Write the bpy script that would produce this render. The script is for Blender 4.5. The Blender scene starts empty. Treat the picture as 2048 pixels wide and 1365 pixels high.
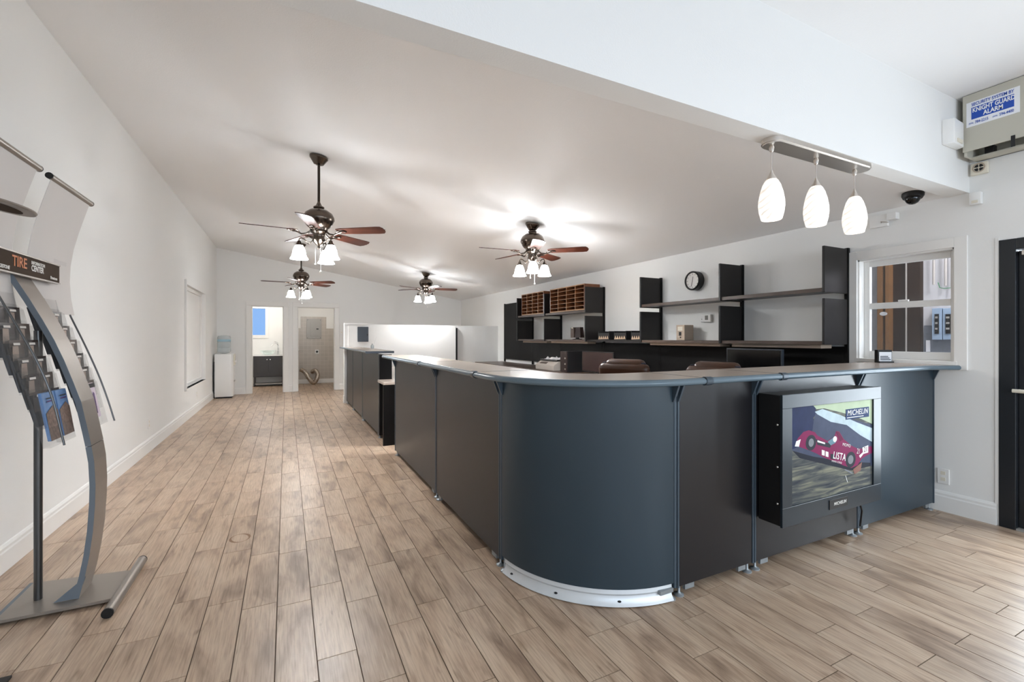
import bpy, bmesh, math, random
from mathutils import Vector, Matrix
random.seed(7)
SC = bpy.context.scene
COL = SC.collection
PI = math.pi
R = math.radians

# ------------------------------------------------------------------ camera
FPX, CXP, CYP, EYE = 910.2, 1024.0, 676.0, 1.325
TH = math.atan((1024 - 573) / FPX)
S_, C_ = math.sin(TH), math.cos(TH)
cam_d = bpy.data.cameras.new('camera'); cam = bpy.data.objects.new('camera', cam_d); COL.objects.link(cam)
cam_d.sensor_width = 36.0; cam_d.lens = 36.0 * FPX / 2048.0
cam_d.shift_y = -6.5 / 2048.0
cam_d.clip_start = 0.05; cam_d.clip_end = 200
cam.location = (0, 0, EYE); cam.rotation_euler = (PI / 2, 0, -TH)
SC.camera = cam

# ------------------------------------------------------------------ exposure, sky, daylight
vs = SC.view_settings
vs.view_transform = 'Standard'; vs.look = 'None'; vs.gamma = 1.0; vs.use_curve_mapping = False
vs.exposure = 0.84
SC.cycles.diffuse_bounces = 8; SC.cycles.max_bounces = 14
W = bpy.data.worlds.new('World'); SC.world = W; W.use_nodes = True
bg = W.node_tree.nodes['Background']
bg.inputs[0].default_value = (0.19, 0.41, 0.82, 1); bg.inputs[1].default_value = 0.62

def area(name, loc, rot, sx, sy, power, color):
    l = bpy.data.lights.new(name, 'AREA'); l.shape = 'RECTANGLE'; l.size = sx; l.size_y = sy
    l.energy = power; l.color = color
    o = bpy.data.objects.new(name, l); COL.objects.link(o); o.location = loc; o.rotation_euler = rot
    return o
DAY = (0.82, 0.92, 1.0)
# daylight through the shop-front windows behind the camera (wall_front) and the entrance door
area('daylight_shop_window', (-0.55, -3.30, 1.55), (R(36), 0, 0), 1.7, 2.1, 30, DAY)
area('daylight_shop_window', (1.55, -3.30, 1.55), (R(36), 0, 0), 1.7, 2.1, 46, DAY)
area('daylight_shop_window', (3.55, -3.30, 1.55), (R(36), 0, 0), 1.4, 2.1, 66, DAY)
area('daylight_entrance_door', (4.80, 0.80, 1.1), (R(90), 0, R(90)), 0.8, 1.8, 54, DAY)

def pray(u, v):
    a = (u - CXP) / FPX; b = (CYP - v) / FPX
    return (S_ + a * C_, C_ - a * S_, b)
def onZ(u, v, z):
    r = pray(u, v); t = (z - EYE) / r[2]; return Vector((r[0] * t, r[1] * t, z))
def onX(u, v, x):
    r = pray(u, v); t = x / r[0]; return Vector((x, r[1] * t, EYE + r[2] * t))
def onY(u, v, y):
    r = pray(u, v); t = y / r[1]; return Vector((r[0] * t, y, EYE + r[2] * t))
def depth(x, y): return x * S_ + y * C_

# ------------------------------------------------------------------ materials
def lin(c):
    c = c / 255.0
    return c / 12.92 if c <= 0.04045 else ((c + 0.055) / 1.055) ** 2.4
def rgb(r, g, b): return (lin(r), lin(g), lin(b), 1)
MATS = {}
def mat(name, color, rough=0.5, metal=0.0, spec=0.5, bump=0.0, bscale=80, var=0.0, vscale=6, emit=None, estr=0, trans=0, alpha=1, coat=0, ior=1.45):
    m = bpy.data.materials.new(name); m.use_nodes = True
    nt = m.node_tree; b = nt.nodes['Principled BSDF']
    b.inputs['Base Color'].default_value = color; b.inputs['Roughness'].default_value = rough
    b.inputs['Metallic'].default_value = metal; b.inputs['Specular IOR Level'].default_value = spec
    b.inputs['IOR'].default_value = ior
    b.inputs['Coat Weight'].default_value = coat
    if trans: b.inputs['Transmission Weight'].default_value = trans
    if alpha < 1: b.inputs['Alpha'].default_value = alpha
    if emit: b.inputs['Emission Color'].default_value = emit; b.inputs['Emission Strength'].default_value = estr
    geo = None
    if bump or var:
        geo = nt.nodes.new('ShaderNodeNewGeometry')
    if bump:
        n = nt.nodes.new('ShaderNodeTexNoise'); n.inputs['Scale'].default_value = bscale; n.inputs['Detail'].default_value = 3
        nt.links.new(geo.outputs['Position'], n.inputs['Vector'])
        bp = nt.nodes.new('ShaderNodeBump'); bp.inputs['Strength'].default_value = bump; bp.inputs['Distance'].default_value = 0.002
        nt.links.new(n.outputs['Fac'], bp.inputs['Height']); nt.links.new(bp.outputs['Normal'], b.inputs['Normal'])
    if var:
        n = nt.nodes.new('ShaderNodeTexNoise'); n.inputs['Scale'].default_value = vscale; n.inputs['Detail'].default_value = 5
        nt.links.new(geo.outputs['Position'], n.inputs['Vector'])
        mx = nt.nodes.new('ShaderNodeMix'); mx.data_type = 'RGBA'
        mx.inputs[6].default_value = tuple(max(0, c * (1 - var)) for c in color[:3]) + (1,)
        mx.inputs[7].default_value = tuple(min(1, c * (1 + var)) for c in color[:3]) + (1,)
        nt.links.new(n.outputs['Fac'], mx.inputs[0]); nt.links.new(mx.outputs[2], b.inputs['Base Color'])
    MATS[name] = m
    return m
M = MATS
mat('wall_paint', rgb(231, 231, 229), 0.72, bump=0.25, bscale=140, var=0.015, vscale=1.5)
mat('ceiling_paint', rgb(236, 236, 236), 0.62, bump=0.3, bscale=120)
mat('trim_paint', rgb(232, 231, 228), 0.42)
mat('grout', rgb(92, 76, 62), 0.85)
mat('white_plastic', rgb(232, 232, 230), 0.35)
mat('off_white', rgb(222, 216, 200), 0.45)
mat('grey_box', rgb(190, 187, 174), 0.5)
mat('black', rgb(18, 17, 18), 0.45)
mat('black_gloss', rgb(12, 12, 13), 0.12)
mat('black_panel', rgb(9, 8, 8), 0.42, spec=.22, bump=0.05, bscale=300)
mat('shelf_laminate', rgb(30, 27, 26), 0.34, spec=.4, bump=0.05, bscale=300)
mat('shelf_edge', rgb(76, 62, 53), 0.4)
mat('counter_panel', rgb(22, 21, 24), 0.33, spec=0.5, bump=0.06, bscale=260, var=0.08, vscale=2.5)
mat('counter_sky_sheen', rgb(40, 54, 63), 0.34, spec=0.5, bump=0.06, bscale=260, var=0.08, vscale=2.5)  # lighter, bluer copy of the panel finish; sky reflection put into the colour
mat('counter_post', rgb(62, 74, 84), 0.32, metal=0.2)
mat('counter_top', rgb(178, 165, 154), 0.26, spec=0.5, var=0.03, vscale=3)
mat('counter_edge', rgb(94, 110, 120), 0.25)
mat('counter_seam', rgb(24, 26, 30), 0.5)
mat('poster_frame', rgb(28, 38, 45), 0.34, spec=.45)
mat('zinc', rgb(150, 155, 158), 0.45, metal=0.6, var=0.2, vscale=40)
mat('kick_steel', rgb(200, 203, 205), 0.38, metal=0.35, var=0.06, vscale=12)
mat('nickel', rgb(214, 208, 201), 0.36, metal=1.0)
mat('pewter', rgb(96, 86, 78), 0.24, metal=1.0)
mat('rod_dark', rgb(62, 54, 48), 0.35, metal=0.8)
mat('chrome', rgb(215, 215, 215), 0.1, metal=1.0)
mat('stand_metal', rgb(150, 142, 134), 0.38, metal=0.55, bump=0.03, bscale=400)
mat('stand_edge', rgb(104, 112, 120), 0.5)
mat('stand_tube', rgb(92, 92, 92), 0.3, metal=0.8)
mat('sign_brown', rgb(66, 52, 40), 0.6, spec=0.05)
mat('sign_orange', rgb(196, 108, 42), 0.5)
mat('sign_white', rgb(232, 228, 222), 0.5)
mat('paper_faded', rgb(204, 199, 196), 0.6, spec=.2)
mat('banner', rgb(212, 207, 203), 0.6, spec=.2, var=0.04, vscale=3)
mat('acrylic', rgb(150, 146, 142), 0.06, alpha=0.16)
mat('acrylic_smoke', rgb(90, 80, 74), 0.1, alpha=0.45)
mat('pocket_card', rgb(168, 148, 134), 0.4, var=0.12, vscale=9)
mat('brochure_dark', rgb(22, 28, 40), 0.5, var=0.5, vscale=60)
mat('brochure_blue', rgb(104, 140, 188), 0.4, var=.2, vscale=30)
mat('brochure_town', rgb(128, 108, 98), 0.45, var=0.9, vscale=70)
mat('brochure_pink', rgb(214, 200, 212), 0.4)
mat('brochure_purple', rgb(88, 60, 112), 0.45)
mat('leather', rgb(66, 41, 27), 0.3, var=0.25, vscale=9, bump=0.2, bscale=90)
mat('leather_piping', rgb(34, 38, 52), 0.3)
mat('clock_face', rgb(226, 224, 220), 0.3)
mat('beige_metal', rgb(178, 160, 142), 0.45)
mat('lcd', rgb(128, 128, 122), 0.25)
mat('slate', rgb(54, 60, 68), 0.4)
mat('vanity_wood', rgb(62, 60, 60), 0.4)
mat('porcelain', rgb(240, 240, 238), 0.15)
mat('glass_green', rgb(226, 240, 236), 0.03, alpha=0.35)
mat('window_glass', rgb(240, 246, 248), 0.02, alpha=0.04)
mat('bottle_plastic', rgb(196, 206, 208), 0.08, alpha=0.5)
mat('bottle_label', rgb(150, 186, 205), 0.3, alpha=.7)
mat('panel_grey', rgb(168, 165, 160), 0.4, metal=0.2)
mat('duct_foil', rgb(196, 184, 172), 0.25, metal=1.0)
mat('door_metal', rgb(30, 33, 37), 0.35)
mat('paper', rgb(236, 234, 236), 0.6)
mat('printer_grey', rgb(176, 168, 160), 0.5)
mat('monitor_dark', rgb(44, 32, 30), 0.25)
mat('dome_black', rgb(6, 6, 7), 0.06)
mat('sticker_blue', rgb(28, 78, 178), 0.4)
mat('sticker_white', rgb(236, 238, 242), 0.4)
mat('desk_brown', rgb(78, 62, 52), 0.35)
mat('zig_beige', rgb(176, 150, 124), 0.5)
mat('stain', rgb(126, 96, 70), 0.5)
mat('plywood', rgb(44, 28, 18), 0.7, spec=.2, var=0.5, vscale=7)
mat('stud_wood', rgb(122, 84, 46), 0.65, var=0.25, vscale=14)
mat('plaster_rough', rgb(206, 204, 206), 0.8, bump=0.6, bscale=25, var=0.08, vscale=8)
mat('galvanised', rgb(120, 124, 134), 0.5, metal=0.3, var=0.3, vscale=35)
mat('breaker_blue', rgb(150, 170, 192), 0.4)
mat('pipe', rgb(188, 182, 176), 0.4, metal=0.2)
mat('wire_green', rgb(70, 130, 90), 0.5)
mat('shade_lit', rgb(250, 246, 240), 0.4, emit=(0.95, 0.975, 1, 1), estr=28.0)
mat('bulb_lit', rgb(250, 246, 240), 0.4, emit=(0.95, 0.975, 1, 1), estr=540.0)
mat('shade_lit_bright', rgb(250, 246, 240), 0.4, emit=(0.95, 0.975, 1, 1), estr=42.0)
mat('bulb_lit_bright', rgb(250, 246, 240), 0.4, emit=(0.95, 0.975, 1, 1), estr=2100.0)
mat('pendant_lit', rgb(250, 246, 240), 0.3, emit=(1, 0.95, 0.88, 1), estr=0.42)
# swirl on the pendant glass
def swirl():
    m = M['pendant_lit']; nt = m.node_tree; b = nt.nodes['Principled BSDF']
    tc = nt.nodes.new('ShaderNodeTexCoord'); mp = nt.nodes.new('ShaderNodeMapping'); mp.inputs['Rotation'].default_value = (0.5, 0.3, 0)
    wv = nt.nodes.new('ShaderNodeTexWave'); wv.bands_direction = 'Z'; wv.inputs['Scale'].default_value = 9; wv.inputs['Distortion'].default_value = 5; wv.inputs['Detail'].default_value = 2
    cr = nt.nodes.new('ShaderNodeValToRGB'); cr.color_ramp.elements[0].position = 0.0; cr.color_ramp.elements[0].color = (0.50, 0.40, 0.31, 1)
    cr.color_ramp.elements[1].position = 0.3; cr.color_ramp.elements[1].color = (1, 0.95, 0.88, 1)
    nt.links.new(tc.outputs['Object'], mp.inputs['Vector']); nt.links.new(mp.outputs['Vector'], wv.inputs['Vector'])
    nt.links.new(wv.outputs['Fac'], cr.inputs['Fac']); nt.links.new(cr.outputs['Color'], b.inputs['Emission Color'])
swirl()

def wood_tile():
    m = bpy.data.materials.new('wood_tile'); m.use_nodes = True; nt = m.node_tree; b = nt.nodes['Principled BSDF']
    N = nt.nodes.new; L = nt.links.new
    geo = N('ShaderNodeNewGeometry'); oi = N('ShaderNodeObjectInfo')
    ad = N('ShaderNodeMath'); ad.operation = 'ADD'; L(geo.outputs['Random Per Island'], ad.inputs[0]); L(oi.outputs['Random'], ad.inputs[1])
    fr = N('ShaderNodeMath'); fr.operation = 'FRACT'; L(ad.outputs[0], fr.inputs[0])
    sc = N('ShaderNodeMath'); sc.operation = 'MULTIPLY'; sc.inputs[1].default_value = 37.0; L(fr.outputs[0], sc.inputs[0])
    cx = N('ShaderNodeCombineXYZ'); L(sc.outputs[0], cx.inputs[0]); L(sc.outputs[0], cx.inputs[1]); L(sc.outputs[0], cx.inputs[2])
    va = N('ShaderNodeVectorMath'); va.operation = 'ADD'; L(geo.outputs['Position'], va.inputs[0]); L(cx.outputs[0], va.inputs[1])
    # broad clouds
    mp1 = N('ShaderNodeMapping'); mp1.inputs['Scale'].default_value = (9, 2.4, 9); L(va.outputs[0], mp1.inputs['Vector'])
    n1 = N('ShaderNodeTexNoise'); n1.inputs['Scale'].default_value = 1; n1.inputs['Detail'].default_value = 4; n1.inputs['Distortion'].default_value = 0.6; L(mp1.outputs[0], n1.inputs['Vector'])
    r1 = N('ShaderNodeValToRGB'); e = r1.color_ramp.elements
    e[0].position = 0.28; e[0].color = rgb(138, 116, 98); e[1].position = 0.62; e[1].color = rgb(190, 168, 146)
    x = r1.color_ramp.elements.new(0.46); x.color = rgb(176, 152, 130)
    L(n1.outputs['Fac'], r1.inputs['Fac'])
    # fine grain streaks
    mp2 = N('ShaderNodeMapping'); mp2.inputs['Scale'].default_value = (150, 7, 150); L(va.outputs[0], mp2.inputs['Vector'])
    n2 = N('ShaderNodeTexNoise'); n2.inputs['Scale'].default_value = 1; n2.inputs['Detail'].default_value = 4; L(mp2.outputs[0], n2.inputs['Vector'])
    r2 = N('ShaderNodeValToRGB'); r2.color_ramp.elements[0].position = 0.32; r2.color_ramp.elements[0].color = (0.72, 0.70, 0.68, 1)
    r2.color_ramp.elements[1].position = 0.60; r2.color_ramp.elements[1].color = (1.06, 1.06, 1.06, 1); L(n2.outputs['Fac'], r2.inputs['Fac'])
    mx = N('ShaderNodeMix'); mx.data_type = 'RGBA'; mx.blend_type = 'MULTIPLY'; mx.inputs[0].default_value = 0.85
    L(r1.outputs[0], mx.inputs[6]); L(r2.outputs[0], mx.inputs[7])
    # dark mineral streaks, sparse
    mp3 = N('ShaderNodeMapping'); mp3.inputs['Scale'].default_value = (28, 3.2, 28); L(va.outputs[0], mp3.inputs['Vector'])
    n3 = N('ShaderNodeTexNoise'); n3.inputs['Scale'].default_value = 1; n3.inputs['Detail'].default_value = 5; n3.inputs['Distortion'].default_value = 1.0; L(mp3.outputs[0], n3.inputs['Vector'])
    r3 = N('ShaderNodeValToRGB'); r3.color_ramp.elements[0].position = 0.60; r3.color_ramp.elements[0].color = (1, 1, 1, 1)
    r3.color_ramp.elements[1].position = 0.76; r3.color_ramp.elements[1].color = (0.52, 0.47, 0.43, 1); L(n3.outputs['Fac'], r3.inputs['Fac'])
    mx3 = N('ShaderNodeMix'); mx3.data_type = 'RGBA'; mx3.blend_type = 'MULTIPLY'; mx3.inputs[0].default_value = 0.9
    L(mx.outputs[2], mx3.inputs[6]); L(r3.outputs[0], mx3.inputs[7])
    # tone of each tile
    mr = N('ShaderNodeMapRange'); mr.inputs['To Min'].default_value = 0.90; mr.inputs['To Max'].default_value = 1.06; L(fr.outputs[0], mr.inputs['Value'])
    hs = N('ShaderNodeHueSaturation'); L(mr.outputs[0], hs.inputs['Value']); L(mx3.outputs[2], hs.inputs['Color'])
    L(hs.outputs[0], b.inputs['Base Color'])
    b.inputs['Roughness'].default_value = 0.34
    bp = N('ShaderNodeBump'); bp.inputs['Strength'].default_value = 0.12; bp.inputs['Distance'].default_value = 0.002
    L(n2.outputs['Fac'], bp.inputs['Height']); L(bp.outputs['Normal'], b.inputs['Normal'])
    MATS['wood_tile'] = m
wood_tile()
def blade_wood(name, c1, c2):
    m = mat(name, c1, 0.3); nt = m.node_tree; b = nt.nodes['Principled BSDF']; N = nt.nodes.new; L = nt.links.new
    tc = N('ShaderNodeTexCoord'); mp = N('ShaderNodeMapping'); mp.inputs['Scale'].default_value = (3, 60, 60); L(tc.outputs['Object'], mp.inputs['Vector'])
    n = N('ShaderNodeTexNoise'); n.inputs['Scale'].default_value = 1; n.inputs['Detail'].default_value = 4; L(mp.outputs[0], n.inputs['Vector'])
    r = N('ShaderNodeValToRGB'); r.color_ramp.elements[0].position = 0.3; r.color_ramp.elements[0].color = c1; r.color_ramp.elements[1].position = 0.7; r.color_ramp.elements[1].color = c2
    L(n.outputs['Fac'], r.inputs['Fac']); L(r.outputs[0], b.inputs['Base Color'])
blade_wood('blade_wood', rgb(50, 21, 14), rgb(84, 42, 28))
blade_wood('sorter_wood', rgb(84, 46, 26), rgb(128, 78, 46))
mat('sorter_edge', rgb(176, 140, 108), 0.5)
def tiled(name, tile, grout, sx, sz):
    m = mat(name, tile, 0.25); nt = m.node_tree; b = nt.nodes['Principled BSDF']; N = nt.nodes.new; L = nt.links.new
    geo = N('ShaderNodeNewGeometry'); sp = N('ShaderNodeSeparateXYZ'); L(geo.outputs['Position'], sp.inputs[0])
    cb = N('ShaderNodeCombineXYZ'); L(sp.outputs[0], cb.inputs[0]); L(sp.outputs[2], cb.inputs[1])
    br = N('ShaderNodeTexBrick'); br.offset = 0; br.inputs['Scale'].default_value = 1; br.inputs['Brick Width'].default_value = sx; br.inputs['Row Height'].default_value = sz
    br.inputs['Mortar Size'].default_value = 0.004; br.inputs['Color1'].default_value = tile; br.inputs['Color2'].default_value = tuple(c * 0.93 for c in tile[:3]) + (1,); br.inputs['Mortar'].default_value = grout
    L(cb.outputs[0], br.inputs['Vector']); L(br.outputs['Color'], b.inputs['Base Color'])
tiled('tile_wall', rgb(190, 182, 172), rgb(202, 195, 186), 0.11, 0.11)

# ------------------------------------------------------------------ mesh builder
class MB:
    def __init__(s): s.v = []; s.f = []
    def add(s, vs_, fs_):
        o = len(s.v); s.v += [tuple(p) for p in vs_]; s.f += [tuple(i + o for i in f) for f in fs_]; return s
    def box(s, x0, x1, y0, y1, z0, z1):
        return s.add([(x0,y0,z0),(x1,y0,z0),(x1,y1,z0),(x0,y1,z0),(x0,y0,z1),(x1,y0,z1),(x1,y1,z1),(x0,y1,z1)],
                     [(0,3,2,1),(4,5,6,7),(0,1,5,4),(1,2,6,5),(2,3,7,6),(3,0,4,7)])
    def prism(s, poly, a, b, axis='z'):
        n = len(poly)
        def mk(p, h):
            if axis == 'z': return (p[0], p[1], h)
            if axis == 'y': return (p[0], h, p[1])
            return (h, p[0], p[1])
        vs_ = [mk(p, a) for p in poly] + [mk(p, b) for p in poly]
        fs_ = [tuple(range(n))[::-1], tuple(range(n, 2 * n))] + [(i, (i + 1) % n, n + (i + 1) % n, n + i) for i in range(n)]
        return s.add(vs_, fs_)
    def lathe(s, prof, seg=24, c=(0, 0, 0), close=True):
        vs_ = []; fs_ = []
        for (r, z) in prof:
            for k in range(seg):
                a = 2 * PI * k / seg; vs_.append((c[0] + r * math.cos(a), c[1] + r * math.sin(a), c[2] + z))
        for i in range(len(prof) - 1):
            for k in range(seg):
                fs_.append((i*seg+k, i*seg+(k+1)%seg, (i+1)*seg+(k+1)%seg, (i+1)*seg+k))
        if close:
            fs_.append(tuple(range(seg))[::-1]); fs_.append(tuple((len(prof)-1)*seg + k for k in range(seg)))
        return s.add(vs_, fs_)
    def tube(s, pts, r, seg=8, caps=True):
        pts = [Vector(p) for p in pts]; n = len(pts); rs = r if isinstance(r, (list, tuple)) else [r] * n
        up = Vector((0.13, 0.27, 0.95)); vs_ = []; fs_ = []
        for i, p in enumerate(pts):
            t = (pts[min(i+1, n-1)] - pts[max(i-1, 0)]).normalized()
            if abs(t.dot(up)) > 0.97: up = Vector((1, 0.1, 0))
            a = t.cross(up).normalized(); b = t.cross(a).normalized()
            for k in range(seg):
                q = 2 * PI * k / seg; vs_.append(p + (a * math.cos(q) + b * math.sin(q)) * rs[i])
        for i in range(n - 1):
            for k in range(seg):
                fs_.append((i*seg+k, i*seg+(k+1)%seg, (i+1)*seg+(k+1)%seg, (i+1)*seg+k))
        if caps: fs_.append(tuple(range(seg))[::-1]); fs_.append(tuple((n-1)*seg+k for k in range(seg)))
        return s.add(vs_, fs_)
    def sweep(s, path, w0, w1, thick):           # ribbon: path of (x,z); spans y w0..w1; thickness along normal
        n = len(path); vs_ = []; fs_ = []
        for i, (x, z) in enumerate(path):
            x0, z0 = path[max(i-1, 0)]; x1, z1 = path[min(i+1, n-1)]
            tx, tz = x1-x0, z1-z0; l = math.hypot(tx, tz); nx, nz = -tz/l, tx/l
            for (yy, d) in ((w0, 0), (w1, 0), (w1, thick), (w0, thick)): vs_.append((x+nx*d, yy, z+nz*d))
        for i in range(n-1):
            for k in range(4): fs_.append((i*4+k, i*4+(k+1)%4, (i+1)*4+(k+1)%4, (i+1)*4+k))
        fs_.append((3, 2, 1, 0)); fs_.append(tuple((n-1)*4+k for k in range(4)))
        return s.add(vs_, fs_)
    def ellipsoid(s, c, r, seg=16, rings=10):
        prof = [(max(1e-4, math.sin(PI * i / rings)), -math.cos(PI * i / rings)) for i in range(rings + 1)]
        m = MB().lathe(prof, seg, close=False)
        return s.add([(c[0]+x*r[0], c[1]+y*r[1], c[2]+z*r[2]) for x, y, z in m.v], m.f)
    def xf(s, mtx):
        s.v = [tuple(mtx @ Vector(p)) for p in s.v]; return s
    def build(s, name, material, parent=None, bevel=0.0, smooth=False, kind=None, segs=2):
        org = Vector((0, 0, 0))
        if parent is not None:
            q = parent
            while q is not None: org += q.location; q = q.parent
        else:
            xs = [p[0] for p in s.v]; ys = [p[1] for p in s.v]; zs = [p[2] for p in s.v]
            org = Vector(((min(xs)+max(xs))/2, (min(ys)+max(ys))/2, min(zs)))
        me = bpy.data.meshes.new(name); me.from_pydata([tuple(Vector(p) - org) for p in s.v], [], s.f)
        bm = bmesh.new(); bm.from_mesh(me); bmesh.ops.recalc_face_normals(bm, faces=bm.faces)
        if bevel: bmesh.ops.bevel(bm, geom=[e for e in bm.edges if len(e.link_faces) == 2 and e.calc_face_angle(0) > 0.5], offset=bevel, segments=segs, profile=0.5, affect='EDGES')
        bm.to_mesh(me); bm.free()
        if smooth:
            for p in me.polygons: p.use_smooth = True
            me.set_sharp_from_angle(angle=R(38))
        me.materials.append(M[material])
        o = bpy.data.objects.new(name, me); COL.objects.link(o)
        if parent is not None: o.parent = parent
        else: o.location = org
        if kind: o['kind'] = kind
        return o
def tag(o, label, cat, group=None):
    o['label'] = label; o['category'] = cat
    if group: o['group'] = group
    return o
def thing(name, label, cat, loc=(0, 0, 0), group=None):
    o = bpy.data.objects.new(name, None); COL.objects.link(o); o.empty_display_size = 0.1
    o.location = loc; return tag(o, label, cat, group)
def struct(o): o['kind'] = 'structure'; return o
def copy_tree(o, parent=None):
    c = o.copy(); COL.objects.link(c)
    if parent is not None: c.parent = parent
    for ch in list(o.children): copy_tree(ch, c)
    return c
def text(txt, size, origin, xdir, updir, material, name, parent, align='CENTER', extr=0.0006, sx=1.0, shear=0.0, bold=0.0, space=1.0):
    cu = bpy.data.curves.new(name, 'FONT'); cu.body = txt; cu.size = size; cu.align_x = align; cu.align_y = 'CENTER'; cu.extrude = extr; cu.shear = shear; cu.offset = bold; cu.resolution_u = 3; cu.space_character = space
    t = bpy.data.objects.new('tmp', cu); COL.objects.link(t)
    dg = bpy.context.evaluated_depsgraph_get(); me = bpy.data.meshes.new_from_object(t.evaluated_get(dg))
    bpy.data.objects.remove(t); bpy.data.curves.remove(cu)
    x = Vector(xdir).normalized(); u = Vector(updir).normalized(); n = x.cross(u)
    mtx = Matrix(((x[0]*sx, u[0], n[0], 0), (x[1]*sx, u[1], n[1], 0), (x[2]*sx, u[2], n[2], 0), (0, 0, 0, 1)))
    org = Vector((0, 0, 0)); q = parent
    while q is not None: org += q.location; q = q.parent
    for v in me.vertices: v.co = mtx @ v.co + Vector(origin) - org
    me.materials.clear(); me.materials.append(M[material]); me.name = name
    o = bpy.data.objects.new(name, me); COL.objects.link(o); o.parent = parent
    return o

# ================================================================== SETTING
XL, XR, YB, YF = -1.44, 4.50, 12.40, -3.20
ZL, ZR = 3.40, 2.395              # main ceiling height at the left and right wall
ZFC, ZBM = 3.03, 2.39             # front ceiling, underside of the header
BY0, BY1 = 1.505, 1.63
def ceil_z(x): return ZL + (ZR - ZL) * (x - XL) / (XR - XL)

# ---- floor: grout bed with wood-look tiles
floor = struct(MB().box(XL, XR, YF, YB, -0.08, -0.003).box(-1.3, 1.5, YB, 14.5, -0.08, -0.003).build('floor', 'grout'))
PW, PL, PX0 = 0.1545, 0.6096, -0.0415
OFF = {-5: .21, -4: .07, -3: .335, -2: .236, -1: .128, 0: .079, 1: .197, 2: .576, 3: .295, 4: .40, 5: .25, 6: .596, 7: .215, 10: .132, 11: .334, 12: .437, 13: .466, 14: .003, 15: .308, 16: .608, 17: .303, 18: .069, 19: .209, 20: .317}
def pix(x, y): 
    d = depth(x, y); return (CXP + FPX * (x * C_ - y * S_) / d, CYP + FPX * EYE / d) if d > 0.3 else None
planks = []
k0 = math.floor((XL - PX0) / PW); k1 = math.ceil((XR - PX0) / PW)
for k in range(k0, k1):
    xa, xb = max(XL, PX0 + k * PW), min(XR, PX0 + (k + 1) * PW)
    if xb - xa < 0.012: continue
    off = OFF.get(k, random.choice((0.05, 0.25, 0.45)) + random.uniform(-.03, .03))
    j = math.floor((YF - off) / PL)
    ymax = 14.42 if (-1.3 < xa and xb < 1.5) else YB
    while off + j * PL < ymax:
        ya, yb = max(YF, off + j * PL), min(ymax, off + (j + 1) * PL); j += 1
        if yb - ya < 0.012: continue
        xm, ym = (xa + xb) / 2, (ya + yb) / 2
        p = pix(xm, ym); score = 0
        if p and -40 < p[0] < 2090 and p[1] < 1400:
            hid = (xm > 1.2 and ym > 1.9 and ym < 9.7)
            score = 0 if hid else (xb - xa) * (yb - ya) / depth(xm, ym) ** 3
        planks.append((score, xa, xb, ya, yb))
planks.sort(key=lambda t: -t[0])
g = 0.0021
rest = MB(); me_cache = {}
for i, (sco, xa, xb, ya, yb) in enumerate(planks):
    if i < 300 and sco > 0:
        key = (round(xb - xa, 3), round(yb - ya, 3))
        if key not in me_cache:
            o = MB().box(-key[0]/2+g, key[0]/2-g, -key[1]/2+g, key[1]/2-g, -0.006, 0.0).build('plank', 'wood_tile', floor)
            me_cache[key] = o.data
        else:
            o = bpy.data.objects.new('plank', me_cache[key]); COL.objects.link(o); o.parent = floor
        o.data.materials[0] = M['wood_tile']
        for_local = Vector(((xa+xb)/2, (ya+yb)/2, 0)) - floor.location
        # mesh was stored relative to the floor origin
        o.location = Vector(((xa+xb)/2, (ya+yb)/2, 0))
    else:
        rest.box(xa+g, xb-g, ya+g, yb-g, -0.006, 0.0)
rest.build('plank_field', 'wood_tile', floor, kind='stuff')
# dried ring left by a wet can
ring = MB(); rc = onZ(480, 1077, 0)
N_ = 40; rv = []; rf = []
for k in range(N_):
    a = 2*PI*k/N_; w = 0.010 + 0.006*math.sin(a*2+0.6)
    for rr in (0.062, 0.062 - w): rv.append((rc.x+rr*math.cos(a), rc.y+rr*1.15*math.sin(a), 0.0006))
for k in range(N_): rf.append((2*k, 2*((k+1) % N_), 2*((k+1) % N_)+1, 2*k+1))
ring.add(rv, rf).build('water_stain', 'stain', floor)

# ---- walls
def wall_holes(plane, pos, thick, a0, a1, z0, z1, holes):
    """wall in plane 'x' or 'y' at pos..pos+thick, spanning a0..a1, with rectangular holes (h0,h1,zb,zt)"""
    m = MB(); cuts = sorted(set([a0, a1] + [h for q in holes for h in q[:2]]))
    for s0, s1 in zip(cuts[:-1], cuts[1:]):
        mid = (s0+s1)/2; zs = [(z0, z1)]
        for h in holes:
            if h[0] < mid < h[1]:
                nz = []
                for (b, t) in zs:
                    if h[2] > b: nz.append((b, min(t, h[2])))
                    if h[3] < t: nz.append((max(b, h[3]), t))
                zs = nz
        for b, t in zs:
            if plane == 'x': m.box(pos, pos+thick, s0, s1, b, t)
            else: m.box(s0, s1, pos, pos+thick, b, t)
    return m
LW = (8.78, 10.80, 0.50, 2.19)
struct(wall_holes('x', XL-0.16, 0.16, YF, YB+0.12, -0.08, 3.6, [LW]).build('wall_left', 'wall_paint'))
D1 = (-0.745, -0.065, -1, 2.09); D2 = (0.245, 1.10, -1, 2.09)
wb = wall_holes('y', YB, 0.12, XL, XR, -0.08, 3.6, [D1, D2])
struct(wb.build('wall_back', 'wall_paint'))
WR = (1.587, 2.235, 1.135, 2.005); DR = (0.18, 1.35, -1, 2.01)
struct(wall_holes('x', XR, 0.12, YF, YB+0.12, -0.08, 3.6, [WR, DR]).build('wall_right', 'wall_paint'))
FW = [(-1.40, 0.30, 0.5, 2.6), (0.70, 2.40, 0.5, 2.6), (2.85, 4.25, 0.5, 2.6)]
struct(wall_holes('y', YF-0.12, 0.12, XL-0.16, XR+0.12, -0.08, 3.6, FW).build('wall_front', 'wall_paint'))
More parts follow.
